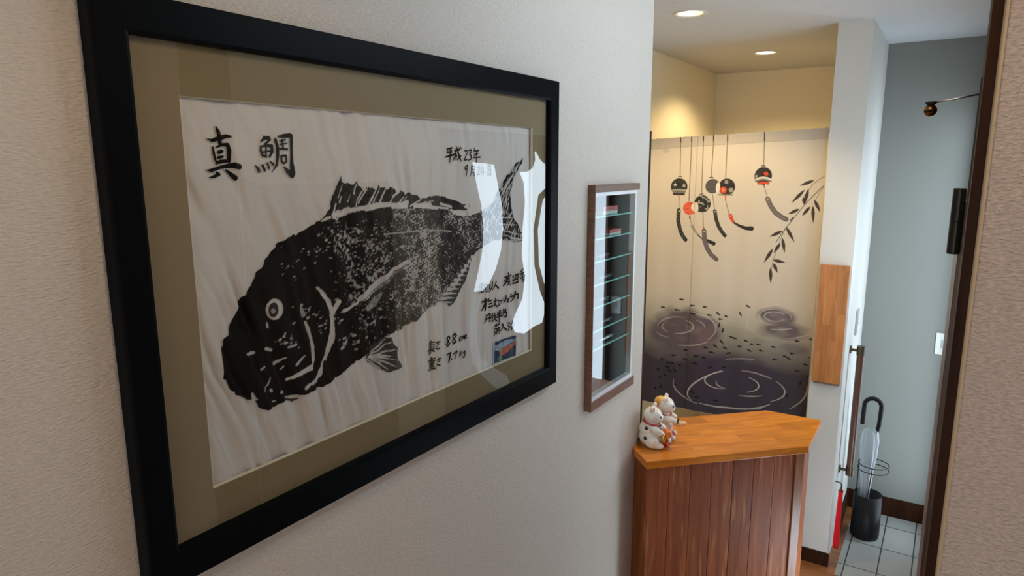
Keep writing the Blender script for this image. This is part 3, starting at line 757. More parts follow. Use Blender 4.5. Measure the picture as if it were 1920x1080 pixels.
# anal fin with pale rays
anal = [(892, 473), (887, 480), (879, 506), (871, 531), (860, 551), (852, 567), (843, 575), (838, 571), (828, 569), (821, 569), (838, 552), (856, 530), (872, 502), (884, 482)]
cv.poly(anal, 0.92, 1, 0.0016, 9)
for k in range(11):
    t = k / 10; a = (821 + 64 * t, 569 - 88 * t); b = (848 + 40 * t, 567 - 84 * t)
    S([a, ((a[0] + b[0]) / 2, (a[1] + b[1]) / 2 - 1), b], [2.6, 1.7, .5], 0.08, .9)
S([(884, 482), (868, 510), (850, 538)], [.8, 1.6, 3], 0.08, .8)
# pelvic fin
pel = [(686, 668), (700, 646), (715, 633), (727, 632), (734, 633.5), (739, 646), (746, 653), (745, 661), (747, 671), (752, 683), (755, 690), (744, 693), (731, 698), (719, 695), (708, 691), (698, 684), (689, 678)]
cv.poly(pel, 0.93, 1, 0.0018, 12)
for b, r in (((736, 640), 1.1), ((742, 655), 1.0), ((732, 668), 1.8), ((748, 676), .8), ((744, 688), .9), ((722, 636), 1.2), ((728, 693), 1)):
    S([(690, 670), ((690 + b[0]) / 2, (670 + b[1]) / 2 - 2), b], [r * .6, r * 1.4, r * .5], 0.12, .85)
S([(689, 674), (700, 684), (712, 690)], [1, 2.2, 1.4], 0.25, .8)
# tail rays
for a, b in (((932, 380), (975, 302)), ((936, 388), (966, 328)), ((940, 398), (958, 350)), ((938, 372), (960, 330)), ((940, 430), (974, 440)), ((938, 420), (968, 422)), ((944, 440), (976, 449)), ((938, 408), (962, 408)), ((944, 364), (968, 314))):
    S([a, ((a[0] + b[0]) / 2 - 1, (a[1] + b[1]) / 2), b], [.6, 1.0, .5], 0.15, .8)
S([(957, 447), (978, 449)], .8, .1); S([(948, 450), (978, 452.5)], .5, .1)
cv.stroke([(868, 384), (872, 384)], 1.2, .9); cv.stroke([(876, 398), (877, 403)], .8, .9); cv.stroke([(880, 384), (880.5, 388)], .6, .9)
fishp = ink_part('fish_print', cv)
tag(fishp, 'black ink rubbing of a sea bream with head down')

# ---- brush writing: strokes traced on the paper; each: list of (x, y, r) in a local crop frame
def writing(name, strokes, org, k, res=0.0007, rough=0.0, pad=3, fat=1.0):
    allp = [(org[0] + x / k, org[1] + y / k) for st in strokes for x, y, r in st]
    uv = np.array([to_paper(p) for p in allp]); mrg = 0.012
    c = Canvas(max(uv[:, 0].min() - mrg, w_y0), min(uv[:, 0].max() + mrg, w_y1), uv[:, 1].min() - mrg, uv[:, 1].max() + mrg, res, to_paper)
    c.flat = flat_scale
    for st in strokes:
        P = [(org[0] + x / k, org[1] + y / k) for x, y, r in st]; R = [r / k * fat for x, y, r in st]
        if len(P) == 1: P.append((P[0][0] + .3, P[0][1])); R.append(R[0])
        c.stroke(P, R, 1.0, 1.0, rough)
    return ink_part(name, c, 0.0012)
def ST(txt):
    """'x,y,r x,y,r | x,y,r ...'"""
    return [[tuple(float(q) for q in t.split(',')) for t in s_.split()] for s_ in txt.split('|')]
title = ST('''290,155,16 320,220,34 340,300,38 350,400,36 | 150,335,8 225,362,28 350,325,38 440,295,32 515,300,20 | 242,470,18 255,560,26 275,650,25 305,715,22
| 300,462,16 390,425,25 470,430,32 490,520,36 490,680,32 | 335,545,32 385,530,28 | 320,628,26 395,612,22 | 290,712,20 360,690,34 490,676,26
| 145,825,9 215,828,28 350,782,26 450,760,34 580,750,46 650,768,44 | 300,860,20 335,888,30 260,922,25 180,940,6 | 445,825,20 515,885,38 585,945,44
| 1042,290,14 1035,335,28 980,382,8 | 1040,325,26 1110,320,30 1128,345,22 1085,390,18 1040,420,12 | 985,452,18 990,530,24 1015,592,22 1075,612,20 | 1000,452,15 1090,440,22 1155,450,30 1165,530,28 1125,612,20
| 1070,455,17 1066,600,18 | 1000,545,16 1150,520,12 | 905,755,12 945,800,26 960,840,24 | 1018,755,24 1048,822,24 | 1092,722,20 1120,792,20 | 1135,690,14 1185,735,22
| 1215,350,24 1245,450,26 1252,600,26 1235,740,24 1200,800,14 1162,855,4 | 1265,300,16 1350,292,34 1440,280,32 1462,300,30 | 1462,290,32 1465,500,30 1470,700,34 1485,860,48 1475,900,42 | 1470,905,38 1415,850,36 1355,780,16
| 1285,372,12 1370,350,14 | 1322,350,16 1335,490,17 | 1290,420,16 1395,405,10 | 1280,490,18 1400,496,16 | 1305,602,16 1312,690,18 1342,716,18 | 1310,600,16 1378,598,20 1388,690,16 1350,716,16''')
writing('brush_title', title, (370, 220), 8.31, 0.0008)
date = ST('''250,262,16 370,232,20 | 265,300,14 275,350,14 | 365,290,14 340,345,14 | 205,465,14 320,430,26 420,402,20 | 325,250,20 325,430,24 312,600,12 | 250,345,18 365,335,18
| 445,300,18 565,272,22 | 460,300,18 458,420,22 390,552,12 | 420,402,16 485,425,20 468,530,14 | 490,222,14 525,350,20 565,480,22 608,575,10 | 600,430,14 560,480,16 500,535,10 | 580,212,14 612,265,10
| 690,308,12 755,300,13 758,355,12 700,500,13 680,545,13 750,530,13 | 800,298,13 850,280,16 862,330,14 820,392,13 862,430,18 850,515,17 790,542,11 | 945,240,13 920,335,13 | 945,312,14 1045,300,16 | 955,405,13 1030,372,14 | 945,390,10 938,465,12 | 900,488,10 990,475,12 1080,465,18 | 992,310,13 988,600,15
| 765,668,12 705,720,14 705,785,12 755,745,13 768,680,12 752,800,13 730,942,12 | 868,700,12 868,850,12 838,942,8 | 880,698,13 935,700,13 938,930,15 | 870,780,9 925,775,9 | 870,855,9 925,850,9
| 1020,722,10 1065,698,10 1065,770,10 1010,912,10 1070,905,10 | 1140,700,9 1095,850,9 1195,850,9 | 1165,770,9 1155,930,10 | 1288,692,13 1285,912,13 | 1290,690,13 1345,690,15 1350,915,18 | 1292,790,10 1342,790,12 | 1290,905,12 1345,905,12''')
writing('date_line', date, (820, 260), 13.5, 0.0006)
size = ST('''300,390,9 250,432,11 | 262,425,16 258,600,18 | 255,425,11 330,400,11 | 262,470,10 318,450,10 | 262,512,10 325,490,10 | 210,580,7 262,556,15 335,528,13 | 268,565,14 245,625,14 | 280,550,12 332,578,13
| 372,422,11 438,395,12 | 402,398,10 418,445,11 385,478,8 | 370,525,12 405,535,14 432,522,14
| 602,295,13 568,328,11 588,385,13 622,435,12 585,480,15 560,445,12 600,385,12 625,325,12 602,295,13 | 712,250,15 678,300,13 700,350,14 735,398,14 692,438,15 666,392,12 710,335,12 742,280,14 712,250,15
| 838,298,9 798,340,11 800,378,12 832,368,9 | 838,362,8 872,290,9 862,345,8 900,282,9 888,348,9 922,268,11 902,340,8 | 935,325,9
| 350,702,11 270,725,11 | 218,770,9 345,745,12 | 298,700,13 285,900,13 | 250,795,10 328,772,12 312,830,11 262,842,11 250,795,10 | 255,815,8 318,800,8 | 250,880,11 340,855,11 | 232,938,9 355,888,15
| 388,742,11 458,702,13 | 420,702,10 438,755,11 402,772,9 | 385,815,12 415,832,16 442,825,15
| 568,642,11 638,602,13 600,772,13 | 655,720,13 | 688,622,11 758,572,13 715,718,13 | 812,580,9 802,670,9 | 848,572,9 818,628,7 850,652,8 | 902,565,9 872,600,9 895,622,8 905,572,8 898,660,11 | 868,680,11 885,688,12''')
writing('size_and_weight_lines', size, (780, 600), 9.818, 0.0006)
angler = ST('''238,222,7 205,262,5 | 238,225,5 258,245,5 | 215,263,5 245,256,5 | 210,287,5 246,278,5 | 231,248,6 228,315,6 | 205,323,5 250,308,6 | 278,222,6 262,268,6 | 268,240,5 292,236,6 287,310,6 270,300,5 | 268,268,5 276,284,5
| 316,238,7 312,278,5 | 342,208,7 340,260,7 308,306,5 | 380,205,7 366,250,7 345,288,4 | 370,235,6 402,270,9
| 466,158,6 478,172,5 | 460,193,6 472,206,5 | 450,248,7 480,212,5 | 502,118,6 506,138,6 | 480,152,6 528,138,7 | 486,150,6 480,210,6 462,242,5 | 492,172,5 522,162,5 | 500,158,5 500,186,5 | 516,154,5 515,185,5 | 494,190,5 520,183,5 | 490,207,5 522,198,5 490,236,5 | 495,208,5 526,240,7
| 548,148,7 556,165,6 | 545,190,5 562,184,6 550,214,5 544,226,5 575,218,7 602,205,8 | 568,140,6 602,128,7 596,186,6 578,180,5 | 586,135,6 568,192,5
| 650,80,6 625,106,5 | 618,128,6 668,108,6 | 642,90,6 645,152,6 | 640,125,5 620,160,5 | 650,125,5 670,145,6 | 625,172,6 652,158,6 640,184,5 662,182,6 650,206,5''')
writing('angler_line', angler, (860, 490), 5.4, 0.0006)
boat = ST('''238,412,8 302,384,9 | 270,384,12 272,430,12 268,492,9 | 265,428,10 252,465,9 228,502,5 | 300,406,6 332,394,6 | 306,434,5 334,424,6 | 302,467,6 344,450,8
| 356,407,6 392,392,6 | 372,378,7 372,440,6 358,450,6 364,424,5 378,440,5 386,456,7 412,440,6 408,424,5 | 400,394,5 410,406,5 | 414,402,5 442,394,6 430,422,5 | 455,365,5 458,396,6 | 478,348,6 476,390,6 455,422,5
| 495,374,5 496,405,6 484,412,5 506,410,6 | 496,388,5 510,382,5 | 525,334,5 542,340,5 | 518,367,6 552,352,6 545,386,6 524,412,5 | 552,347,6 592,325,6 | 575,308,6 568,356,6 550,396,5 | 590,326,6 586,368,6 602,374,7''')
writing('boat_name_line', boat, (860, 490), 5.4, 0.0006)
place = ST('''282,543,6 278,590,6 262,626,5 | 284,546,6 318,533,7 312,606,7 | 270,587,6 328,570,6 | 296,553,6 298,576,6 | 346,528,6 330,552,5 | 350,548,6 334,570,5 | 341,563,6 338,612,6 | 368,528,6 354,550,5 376,548,6 357,571,5 380,568,6 | 365,576,6 348,606,5 | 360,580,6 386,602,7
| 395,510,6 402,525,6 | 426,495,6 415,515,6 | 388,541,7 436,522,7 | 384,567,7 442,545,8 | 412,500,8 410,612,8 | 456,474,6 448,495,6 | 450,497,6 476,487,6 475,520,6 | 450,495,6 450,530,6 | 452,511,5 474,504,5 | 452,527,6 484,515,6 480,560,6 464,556,5 | 455,545,5 456,566,5 476,560,5
| 368,652,6 412,634,6 | 382,634,6 383,660,5 | 400,628,6 398,656,5 | 362,676,5 372,686,5 | 360,708,5 370,720,5 | 360,745,6 374,722,5 | 380,682,5 416,667,6 | 398,660,6 398,736,6 | 385,690,5 383,736,5 | 385,692,5 411,682,5 413,726,6 | 386,708,5 411,700,5
| 438,635,6 450,640,6 441,680,6 420,706,5 | 446,645,6 460,672,7 482,690,9 | 504,622,6 512,632,6 | 500,650,5 510,660,5 | 500,700,6 520,660,6 | 545,600,6 536,692,6 | 526,628,5 530,662,5 | 528,632,5 562,620,6 558,652,5 | 530,664,5 558,654,5''')
writing('place_lines', place, (860, 490), 5.4, 0.0006)

# ---- the small colour snapshot stuck to the paper
SQ = [(925.2, 641.9), (967.4, 628), (966.5, 667.8), (923.9, 683.5)]
sq = np.array([to_paper(p) for p in SQ])
def to_snap(uv):
    return sq[0] * (1 - uv[0]) * (1 - uv[1]) + sq[1] * uv[0] * (1 - uv[1]) + sq[2] * uv[0] * uv[1] + sq[3] * (1 - uv[0]) * uv[1]
gu, gv = np.meshgrid(np.linspace(0, 1, 60), np.linspace(0, 1, 56), indexing='ij')
cs = np.zeros(gu.shape + (3,)); cs[:] = (0.02, 0.045, 0.085)
nz = vnoise(gu, gv, 0.09, 51); nz2 = vnoise(gu, gv, 0.03, 52)
cs *= (0.5 + 1.3 * nz)[..., None]
skm = gv < 0.34 + 0.06 * np.sin(5 * gu); cs[skm] = np.array([0.30, 0.42, 0.58]) * (0.7 + 0.5 * nz[skm])[:, None]
cs[(gv < 0.13 + .03 * np.sin(8 * gu)) & (gu > .06)] = (0.025, 0.04, 0.10)
ll = np.abs(gv - 0.40 + 0.06 * gu) < 0.012; cs[ll] = (0.6, 0.7, 0.75)
e = ((gu - 0.58) * .9 + (gv - 0.54) * -.42, (gu - .58) * .42 + (gv - .54) * .9)
fishm = (e[0] / 0.30) ** 2 + (e[1] / 0.16) ** 2 < 1 + 0.4 * (nz2 - .5); cs[fishm] = np.array([0.50, 0.13, 0.085]) * (0.7 + 0.6 * nz2[fishm])[:, None]
tlm = (gu > .80) & (gu < .97) & (np.abs(gv - 0.36) < (gu - .78) * .8) & (gv > .2); cs[tlm] = (0.42, 0.13, 0.11)
gr = ((gu - .30) / .13) ** 2 + ((gv - .82) / .14) ** 2 < 1; cs[gr] = (0.10, 0.20, 0.12)
gr = ((gu - .32) / .12) ** 2 + ((gv - .42) / .12) ** 2 < 1; cs[gr] = (0.28, 0.32, 0.22)
bord = (gu < .035) | (gv > .97); cs[bord] = (0.45, 0.62, 0.72)
uvp = np.stack([sq[0][i] * (1 - gu) * (1 - gv) + sq[1][i] * gu * (1 - gv) + sq[2][i] * gu * gv + sq[3][i] * (1 - gu) * gv for i in (0, 1)], -1)
vv_ = np.stack([XB + 0.0016 + folds(uvp[..., 0], uvp[..., 1]), uvp[..., 0], uvp[..., 1]], -1).reshape(-1, 3) - PO
M['snap'] = attr_mat('glossy_snapshot', 'tone', 0.3)
o = np_mesh('snapshot', vv_, grid_quads(*gu.shape), 'tone', cs.reshape(-1, 3), M['snap'], pic)
tag(o, 'small blue colour snapshot of a red fish')

# ================================================================== DISPLAY CASE in the left wall
T = 0.025; BK = -0.085
dc = empty('display_case', (0.0, (CY0 + CY1) / 2, CZ0))
tag(dc, 'tall narrow walnut display case with sliding glass and glass shelves, set in the left wall', 'display case')
DO = np.array(dc.location)
def db(x0, x1, y0, y1, z0, z1, bev=0.0, bm=None):
    bm = bm or bmesh.new(); return box(bm, x0, x1, y0 - DO[1], y1 - DO[1], z0 - DO[2], z1 - DO[2], bev=bev)
obj('side_panel', db(BK, -.0005, CY0 + .0045, CY0 + .012, CZ0 + .004, CZ1 - .004), M['case_wood'], dc)
bm = db(0.0005, T, CY0, CY0 + .0035, CZ0, CZ1); obj('stile', bm, M['case_wood'], dc)
obj('top_rail', db(0.0005, T, CY0 + .0036, CY1, CZ1 - .022, CZ1, bev=.001), M['case_wood'], dc)
obj('bottom_rail', db(0.0005, T, CY0 + .0036, CY1, CZ0, CZ0 + .030, bev=.001), M['case_wood'], dc)
obj('track', db(0.001, T - .003, CY0 + .0045, CY1 - .012, CZ1 - .033, CZ1 - .022), M['alu'], dc)
obj('track', db(0.001, T - .003, CY0 + .0045, CY1 - .012, CZ0 + .030, CZ0 + .044), M['alu'], dc)
obj('end_profile', db(0.0005, T - .007, CY1 - .020, CY1 - .008, CZ0 + .044, CZ1 - .033), M['alu'], dc)
bm = db(BK - .003, BK, CY0 + .0045, CY1 - .0045, CZ0 + .0045, CZ1 - .0045)
db(BK, 0.0, CY1 - .012, CY1 - .0045, CZ0 + .0045, CZ1 - .0045, bm=bm)
db(BK, 0.0, CY0 + .012, CY1 - .012, CZ0 + .0045, CZ0 + .012, bm=bm); db(BK, 0.0, CY0 + .012, CY1 - .012, CZ1 - .012, CZ1 - .0045, bm=bm)
obj('lining', bm, M['case_back'], dc)
obj('sliding_glass', quad_x(T - .006, CY0 + .0045, CY1 - .020, CZ0 + .044, CZ1 - .033, DO), M['case_glass'], dc, recalc=False)
shelf_px = [(1160, 402), (1160, 441), (1160, 481), (1160, 521.5), (1160, 561), (1160, 602), (1160, 634)]
shelf_z = [on_x(p, 0.010)[2] for p in shelf_px]
for z in shelf_z:
    sh = obj('glass_shelf', db(BK + .002, 0.0085, CY0 + .0125, CY1 - .0205, z - .0022, z + .0022), M['shelf_glass'], dc)
    obj('polished_edge', db(0.0087, 0.0105, CY0 + .0125, CY1 - .0205, z - .0022, z + .0022), M['shelf_edge'], sh)
# things on the shelves: lures and little boxes
def lure(body_mat, length, y, z, label):
    t = empty('fishing_lure', (-0.012, y, z)); tag(t, label, 'fishing lure', 'lures on the glass shelves')
    bm = bmesh.new(); n = 9
    pts = [(0, (k / (n - 1) - .5) * length, 0.0085) for k in range(n)]
    rs = [max(.0012, 0.0078 * math.sin(PI * min(1, (k + .35) / n)) ** .7) for k in range(n)]
    tube(bm, pts, rs, 12); obj('body', bm, M[body_mat], t, smooth=True)
    bm = bmesh.new(); box(bm, -.004, .004, -length * .5 - .008, -length * .5 + .001, .005, .006); obj('diving_lip', bm, M['clear_vinyl'], t)
    for yy_ in (-.2, .3):
        bm = bmesh.new()
        tube(bm, [(0, yy_ * length, .002)] + [(.004 * math.sin(a), yy_ * length + .004 * math.cos(a), .0022) for a in np.linspace(0, 4, 8)], .0006, 6)
        obj('hook', bm, M['steel'], t)
    return t
midy = (CY0 + CY1) / 2 - .01
def tackle(name, mat, y, z, l, h, d, label, cat):
    t = empty(name, (-.004, y, z)); tag(t, label, cat)
    obj('tray', nb(-d, .008, -l / 2, l / 2, 0, h * .55, bev=.001), M['lure_white'], t)
    obj('lid', nb(-d - .001, .0085, -l / 2 - .001, l / 2 + .001, h * .45, h, bev=.001), M[mat], t)
    return t
tackle('lure_box', 'lure_red', on_x((1143, 390), 0.0)[1], shelf_z[0] + .0026, 0.105, 0.026, 0.035, 'small red and white box on the top glass shelf of the display case', 'box')
tackle('lure_box', 'lure_red', on_x((1152, 430), 0.0)[1], shelf_z[1] + .0026, 0.085, 0.018, 0.030, 'flat red box on the second glass shelf of the display case', 'box')
for k, (dy, mt, l) in enumerate(((-.02, 'lure_dark', .10), (.0, 'lure_dark', .11), (-.01, 'lure_dark', .09), (.015, 'lure_dark', .10))):
    lure(mt, l, midy + dy, shelf_z[2 + k] + .0026, 'dark fishing lure on the %s glass shelf of the display case' % ('third', 'fourth', 'fifth', 'sixth')[k])
lure('lure_silver', .12, midy + .02, shelf_z[6] + .0026, 'silver fishing lure on the lowest glass shelf of the display case')

# ================================================================== DOOR CURTAIN AND ITS ROD
NY = 3.355
nl, nr = -0.425, 0.408
rod_zl, rod_zr = 2.030, 2.062
rod = empty('curtain_rod', (0, NY, rod_zl))
bm = bmesh.new(); tube(bm, [(-0.499, NY - NY, -.006), (0.417, 0, rod_zr - rod_zl - .004)], 0.006, 12); obj('pole', bm, M['lamp_ring'], rod, smooth=True)
bm = bmesh.new(); tube(bm, [(0.405, 0, rod_zr - rod_zl - .004), (0.4175, 0, rod_zr - rod_zl - .004)], .0085, 12); obj('end_cap', bm, M['white_plastic'], rod)
tag(rod, 'thin pale rod through the top of the printed curtain', 'curtain rod')
def to_cloth(p):
    q = on_y(p, NY - 0.0195); return (q[0], q[2])
NYC = NY - 0.0195
c = Canvas(nl, nr, 0.615, 2.075, 0.0019, to_cloth, 3)
def K(x, y): return (1220 + x / 3.485, 230 + y / 3.485)      # upper crop -> photograph
def K2(x, y): return (1200 + x / 3.858, 520 + y / 3.858)     # lower crop
U, V = c.U, c.V
CREAM = np.array([0.60, 0.515, 0.40])
c.D[:] = CREAM
# watery ground, printed: darker with depth, rings of purple-grey wash
zt = lambda x, y: to_cloth(K2(x, y))[1]
z_a, z_b, z_c, z_d = zt(600, 120), zt(600, 420), zt(600, 640), zt(600, 960)
g = np.interp(V, [z_d, z_c, z_b, z_a], [1.0, 0.86, 0.45, 0.0]) + 0.06 * (vnoise(U * .35, V, 0.05, 61) - .5) * (V < z_a)
g = np.clip(g, 0, 1)
WASH0 = np.array([0.40, 0.36, 0.27]); WASH1 = np.array([0.060, 0.048, 0.056])
wash = WASH0 * (1 - np.clip((g - .3) / .55, 0, 1))[..., None] + WASH1 * np.clip((g - .3) / .55, 0, 1)[..., None]
a = np.clip(g * 2.6, 0, 1) ** 1.3
c.D[:] = c.D * (1 - a[..., None]) + wash * a[..., None]
def ripple(cx, cy, rx, ry, col, op, wob, edge=0.25):
    """soft printed pool centred on a crop point"""
    p = to_cloth(K2(cx, cy)); px_ = to_cloth(K2(cx + rx, cy)); py_ = to_cloth(K2(cx, cy + ry))
    RX, RY = abs(px_[0] - p[0]), abs(py_[1] - p[1])
    d = np.hypot((U - p[0]) / RX, (V - p[1]) / RY) + wob * (vnoise(U, V * 1.6, 0.06, int(cx) % 97) - .5)
    al = np.clip((1 - d) / edge, 0, 1) * op * (0.72 + 0.5 * vnoise(U, V * 2, .045, int(cy) % 89))
    c.D[:] = c.D * (1 - np.clip(al, 0, 1)[..., None]) + np.array(col) * np.clip(al, 0, 1)[..., None]
ripple(320, 390, 285, 190, (0.13, 0.098, 0.105), 1.0, .2)
ripple(480, 430, 90, 70, (0.24, 0.12, 0.11), 0.5, .3, .5)
ripple(1040, 385, 230, 75, (0.15, 0.115, 0.118), 0.95, .35, .5)
ripple(985, 285, 165, 80, (0.16, 0.125, 0.128), 0.95, .3, .4)
ripple(860, 460, 90, 25, (0.2, .15, .15), .5, .3, .6)
ripple(1130, 520, 140, 50, (0.15, 0.115, 0.125), 0.7, .3, .5)
ripple(650, 800, 480, 260, (0.055, 0.042, 0.058), 0.9, .12, .25)
ripple(200, 560, 160, 60, (0.15, 0.115, 0.12), 0.6, .3, .5)
def arc(cx, cy, rx, ry, a0, a1, r, op, col=(0.62, 0.56, 0.50), rot=0.0, KK=K2):
    P = []
    for t in np.linspace(math.radians(a0), math.radians(a1), 22):
        x, y = rx * math.cos(t), ry * math.sin(t)
        P.append(KK(cx + x * math.cos(rot) - y * math.sin(rot), cy + x * math.sin(rot) + y * math.cos(rot)))
    n = len(P); R = [r * (0.35 + 0.65 * math.sin(PI * (i + .5) / n)) for i in range(n)]
    c.stroke(P, R, col, op, 0, 0.003)
arc(275, 355, 115, 50, -60, 100, .9, .75); arc(275, 355, 115, 50, 130, 215, .8, .6); arc(270, 370, 150, 85, 195, 290, .9, .6); arc(300, 370, 250, 125, -80, 40, 1.2, .5); arc(330, 420, 210, 72, 40, 105, .9, .6); arc(300, 360, 170, 70, -50, 5, .9, .5); arc(260, 380, 140, 60, 110, 170, .9, .4); arc(330, 380, 230, 120, -70, -10, .6, .5)
arc(975, 285, 75, 34, 30, 330, .8, .75, rot=.1); arc(980, 290, 120, 60, 100, 280, .9, .65, rot=.1); arc(985, 290, 110, 46, -60, 20, .8, .6); arc(1010, 310, 180, 70, 60, 110, .9, .7); arc(1010, 300, 185, 85, -40, 30, .8, .45); arc(1020, 360, 260, 85, 20, 80, .9, .5); arc(980, 330, 210, 90, 130, 210, 1.0, .4)
arc(700, 770, 160, 62, -60, 60, 1.1, .8, rot=.12); arc(660, 765, 110, 50, 110, 190, 1.0, .6, rot=.1); arc(660, 750, 190, 68, 110, 250, 1.2, .75, rot=.05); arc(670, 780, 330, 120, 160, 260, 1.3, .8, rot=-.2); arc(730, 790, 320, 110, -40, 45, 1.2, .65, rot=.15); arc(760, 760, 240, 80, -100, -40, 1.2, .5, rot=.15); arc(800, 820, 160, 42, 60, 120, 1.2, .6)
arc(680, 820, 420, 130, 60, 125, 1.4, .7, rot=.08); arc(620, 790, 380, 160, 120, 185, 1.1, .6, rot=.1); arc(720, 700, 300, 110, -110, -70, .9, .55); arc(850, 800, 360, 200, -5, 50, 1.2, .6); arc(760, 850, 250, 100, 45, 80, 1.3, .6)
# little fish drifting in the pools
FISH = [(300, 160, 178, 22), (380, 203, 180, 24), (165, 216, 172, 20), (268, 235, 190, 26), (470, 213, 185, 18), (380, 260, 195, 26), (503, 272, 195, 22), (566, 262, 220, 26), (622, 282, 205, 18), (580, 302, 190, 20), (573, 345, 260, 24), (598, 385, 255, 22), (660, 435, 200, 26), (682, 442, 200, 18), (765, 460, 205, 26), (805, 484, 180, 18), (855, 487, 195, 26), (718, 500, 185, 18), (788, 530, 210, 24), (875, 530, 195, 22), (965, 505, 190, 26),
        (590, 468, 130, 28), (545, 496, 145, 26), (612, 512, 150, 24), (473, 506, 165, 22), (515, 542, 168, 26), (640, 550, 10, 24), (330, 525, 185, 20), (240, 563, 175, 24), (408, 566, 178, 24), (325, 590, 175, 22), (460, 580, 165, 20), (400, 618, 165, 24), (160, 590, 172, 16), (203, 616, 172, 22), (235, 618, 172, 12), (292, 638, 160, 20), (195, 648, 160, 16), (132, 665, 165, 18), (212, 672, 150, 22), (252, 672, 140, 22), (182, 710, 150, 18), (142, 720, 140, 12),
        (1095, 552, 185, 20), (1050, 575, 200, 30), (1075, 590, 215, 22), (972, 596, 195, 24), (1195, 632, 195, 28), (1135, 680, 195, 26), (1235, 580, 180, 18), (1135, 462, 175, 22), (1240, 450, 155, 22), (1160, 765, 250, 26), (1220, 722, 190, 14), (725, 265, 120, 22), (780, 210, 150, 26), (380, 825, 205, 24), (415, 862, 195, 22), (150, 790, 120, 18), (110, 800, 110, 14), (1060, 855, 110, 26), (510, 652, 180, 16), (605, 652, 180, 16), (545, 890, 190, 22), (255, 775, 160, 12)]
for x, y, ang, ln in FISH:
    a_ = math.radians(ang); dx, dy = math.cos(a_) * ln * .65, -math.sin(a_) * ln * .65
    if ang > 180 and ang < 250: dy = abs(dy) * -1
    c.stroke([K2(x + dx, y + dy), K2(x + dx * .3, y + dy * .3), K2(x - dx * .5, y - dy * .5), K2(x - dx, y - dy)], [.7, 2.0, 1.0, 1.25], (0.012, 0.010, 0.011), .95)
# hem band over the rod
pz = lambda xx: np.interp(xx, [nl, nr], [rod_zl - .043, rod_zr - .040])
c.D[:] = np.where((V > pz(U))[..., None], c.D * np.array([0.80, 0.79, 0.80]), c.D)
hem = np.abs(V - pz(U)) < .002; c.D[hem] *= .82
# printed wind chimes
BLK = (0.035, 0.032, 0.026); STRG = (0.16, 0.125, 0.085); RED = (0.62, 0.075, 0.03); PUR = (0.135, 0.105, 0.10); WHT = (0.70, 0.63, 0.5)
def kl(P, r, col, op=1.0): c.stroke([K(*p) for p in P], r, col, op)
def globe(x, y, r, col, seed, pat=None):
    p = to_cloth(K(x, y)); q = to_cloth(K(x + r, y)); R_ = abs(q[0] - p[0]) * 1.0
    R2 = abs(to_cloth(K(x, y + r))[1] - p[1])
    d = np.hypot((U - p[0]) / R_, (V - p[1]) / R2); mk_ = np.clip((1 - d) * 14, 0, 1)
    t = np.array(col) * (0.75 + 0.6 * vnoise(U * .3, V, 0.006, seed))[..., None]
    if pat == 'net':
        w_ = (np.abs(np.sin((U + V) * 330)) * np.abs(np.sin((U - V) * 330))); t = t + (np.array(WHT) * .5) * ((w_ > .62) * .5)[..., None]
    if pat == 'floral':
        w_ = vnoise(U, V, 0.009, seed + 3); t = t + np.array(WHT) * (np.clip((w_ - .62) * 5, 0, .35))[..., None]
    if pat == 'weave':
        w_ = np.abs(np.sin(V * 700)); t = t + np.array(PUR) * (w_ * .7)[..., None]
    c.D[:] = c.D * (1 - mk_[..., None]) + t * mk_[..., None]
STRINGS = [((196, 60), (196, 130), (193, 345)), ((269, 55), (268, 130), (250, 512)), ((345, 50), (345, 120), (334, 465)), ((412, 46), (411, 120), (397, 355)), ((504, 44), (502, 120), (490, 362)), ((745, 36), (744, 120), (738, 280))]
for s_ in STRINGS:
    kl(s_[:2], 1.0 * 1.1, (0.03, 0.024, 0.02)); kl(s_[1:], .75, STRG)
def strip(P, w0, w1, col, dots=None):
    R = np.linspace(w0, w1, len(P)); kl(P, [r / 3.485 for r in R], col)
    if dots:
        for (p, q) in zip(P[:-1], P[1:]):
            n = max(2, int(math.hypot(q[0] - p[0], q[1] - p[1]) / 13))
            for k in range(n):
                x = p[0] + (q[0] - p[0]) * k / n; y = p[1] + (q[1] - p[1]) * k / n
                for s2 in (-6, 6): kl([(x + s2 * (1 if k % 2 else .3), y)], .0, col) if False else c.stroke([K(x + s2 * (1 if k % 2 else .3), y), K(x + s2 * (1 if k % 2 else .3) + 1, y + 2)], .55, dots, .9)
# first, dark with stars
globe(186, 418, 57, BLK, 71)
for sx_, sy_ in ((160, 405), (218, 410)):
    for k in range(5):
        a_ = k * 2 * PI / 5 - PI / 2; kl([(sx_, sy_), (sx_ + 12 * math.cos(a_), sy_ + 12 * math.sin(a_))], [.9, .4], WHT, .8)
for k in range(7): kl([(140 + k * 14, 446), (147 + k * 14, 434), (154 + k * 14, 446)], .7, WHT, .6)
kl([(148, 455), (225, 455)], 1.6, (0.24, 0.20, .15), .7); kl([(150, 466), (218, 468)], 1.8, BLK)
kl([(182, 352), (205, 352)], .8, BLK); kl([(184, 472), (186, 500)], 1.0, RED); kl([(185, 500), (185, 565)], .6, STRG)
strip([(184, 572), (180, 640), (192, 700), (207, 735), (228, 765)], 13, 13, BLK, (0.22, .18, .12)); c.stroke([K(184, 577), K(186, 577)], 1.0, WHT)
# second, vermilion behind a white crescent
globe(255, 560, 45, RED, 72, 'net'); 
c.ellipse(K(292, 552), 8, 8, WHT); kl([(255, 615), (258, 625)], 1.3, BLK); kl([(258, 628), (268, 668)], .5, STRG)
strip([(270, 675), (290, 708), (312, 735)], 10, 6, (0.34, 0.29, 0.21)); kl([(312, 735), (336, 757)], 1.1, BLK); strip([(345, 760), (380, 775), (412, 790)], 9, 13, BLK)
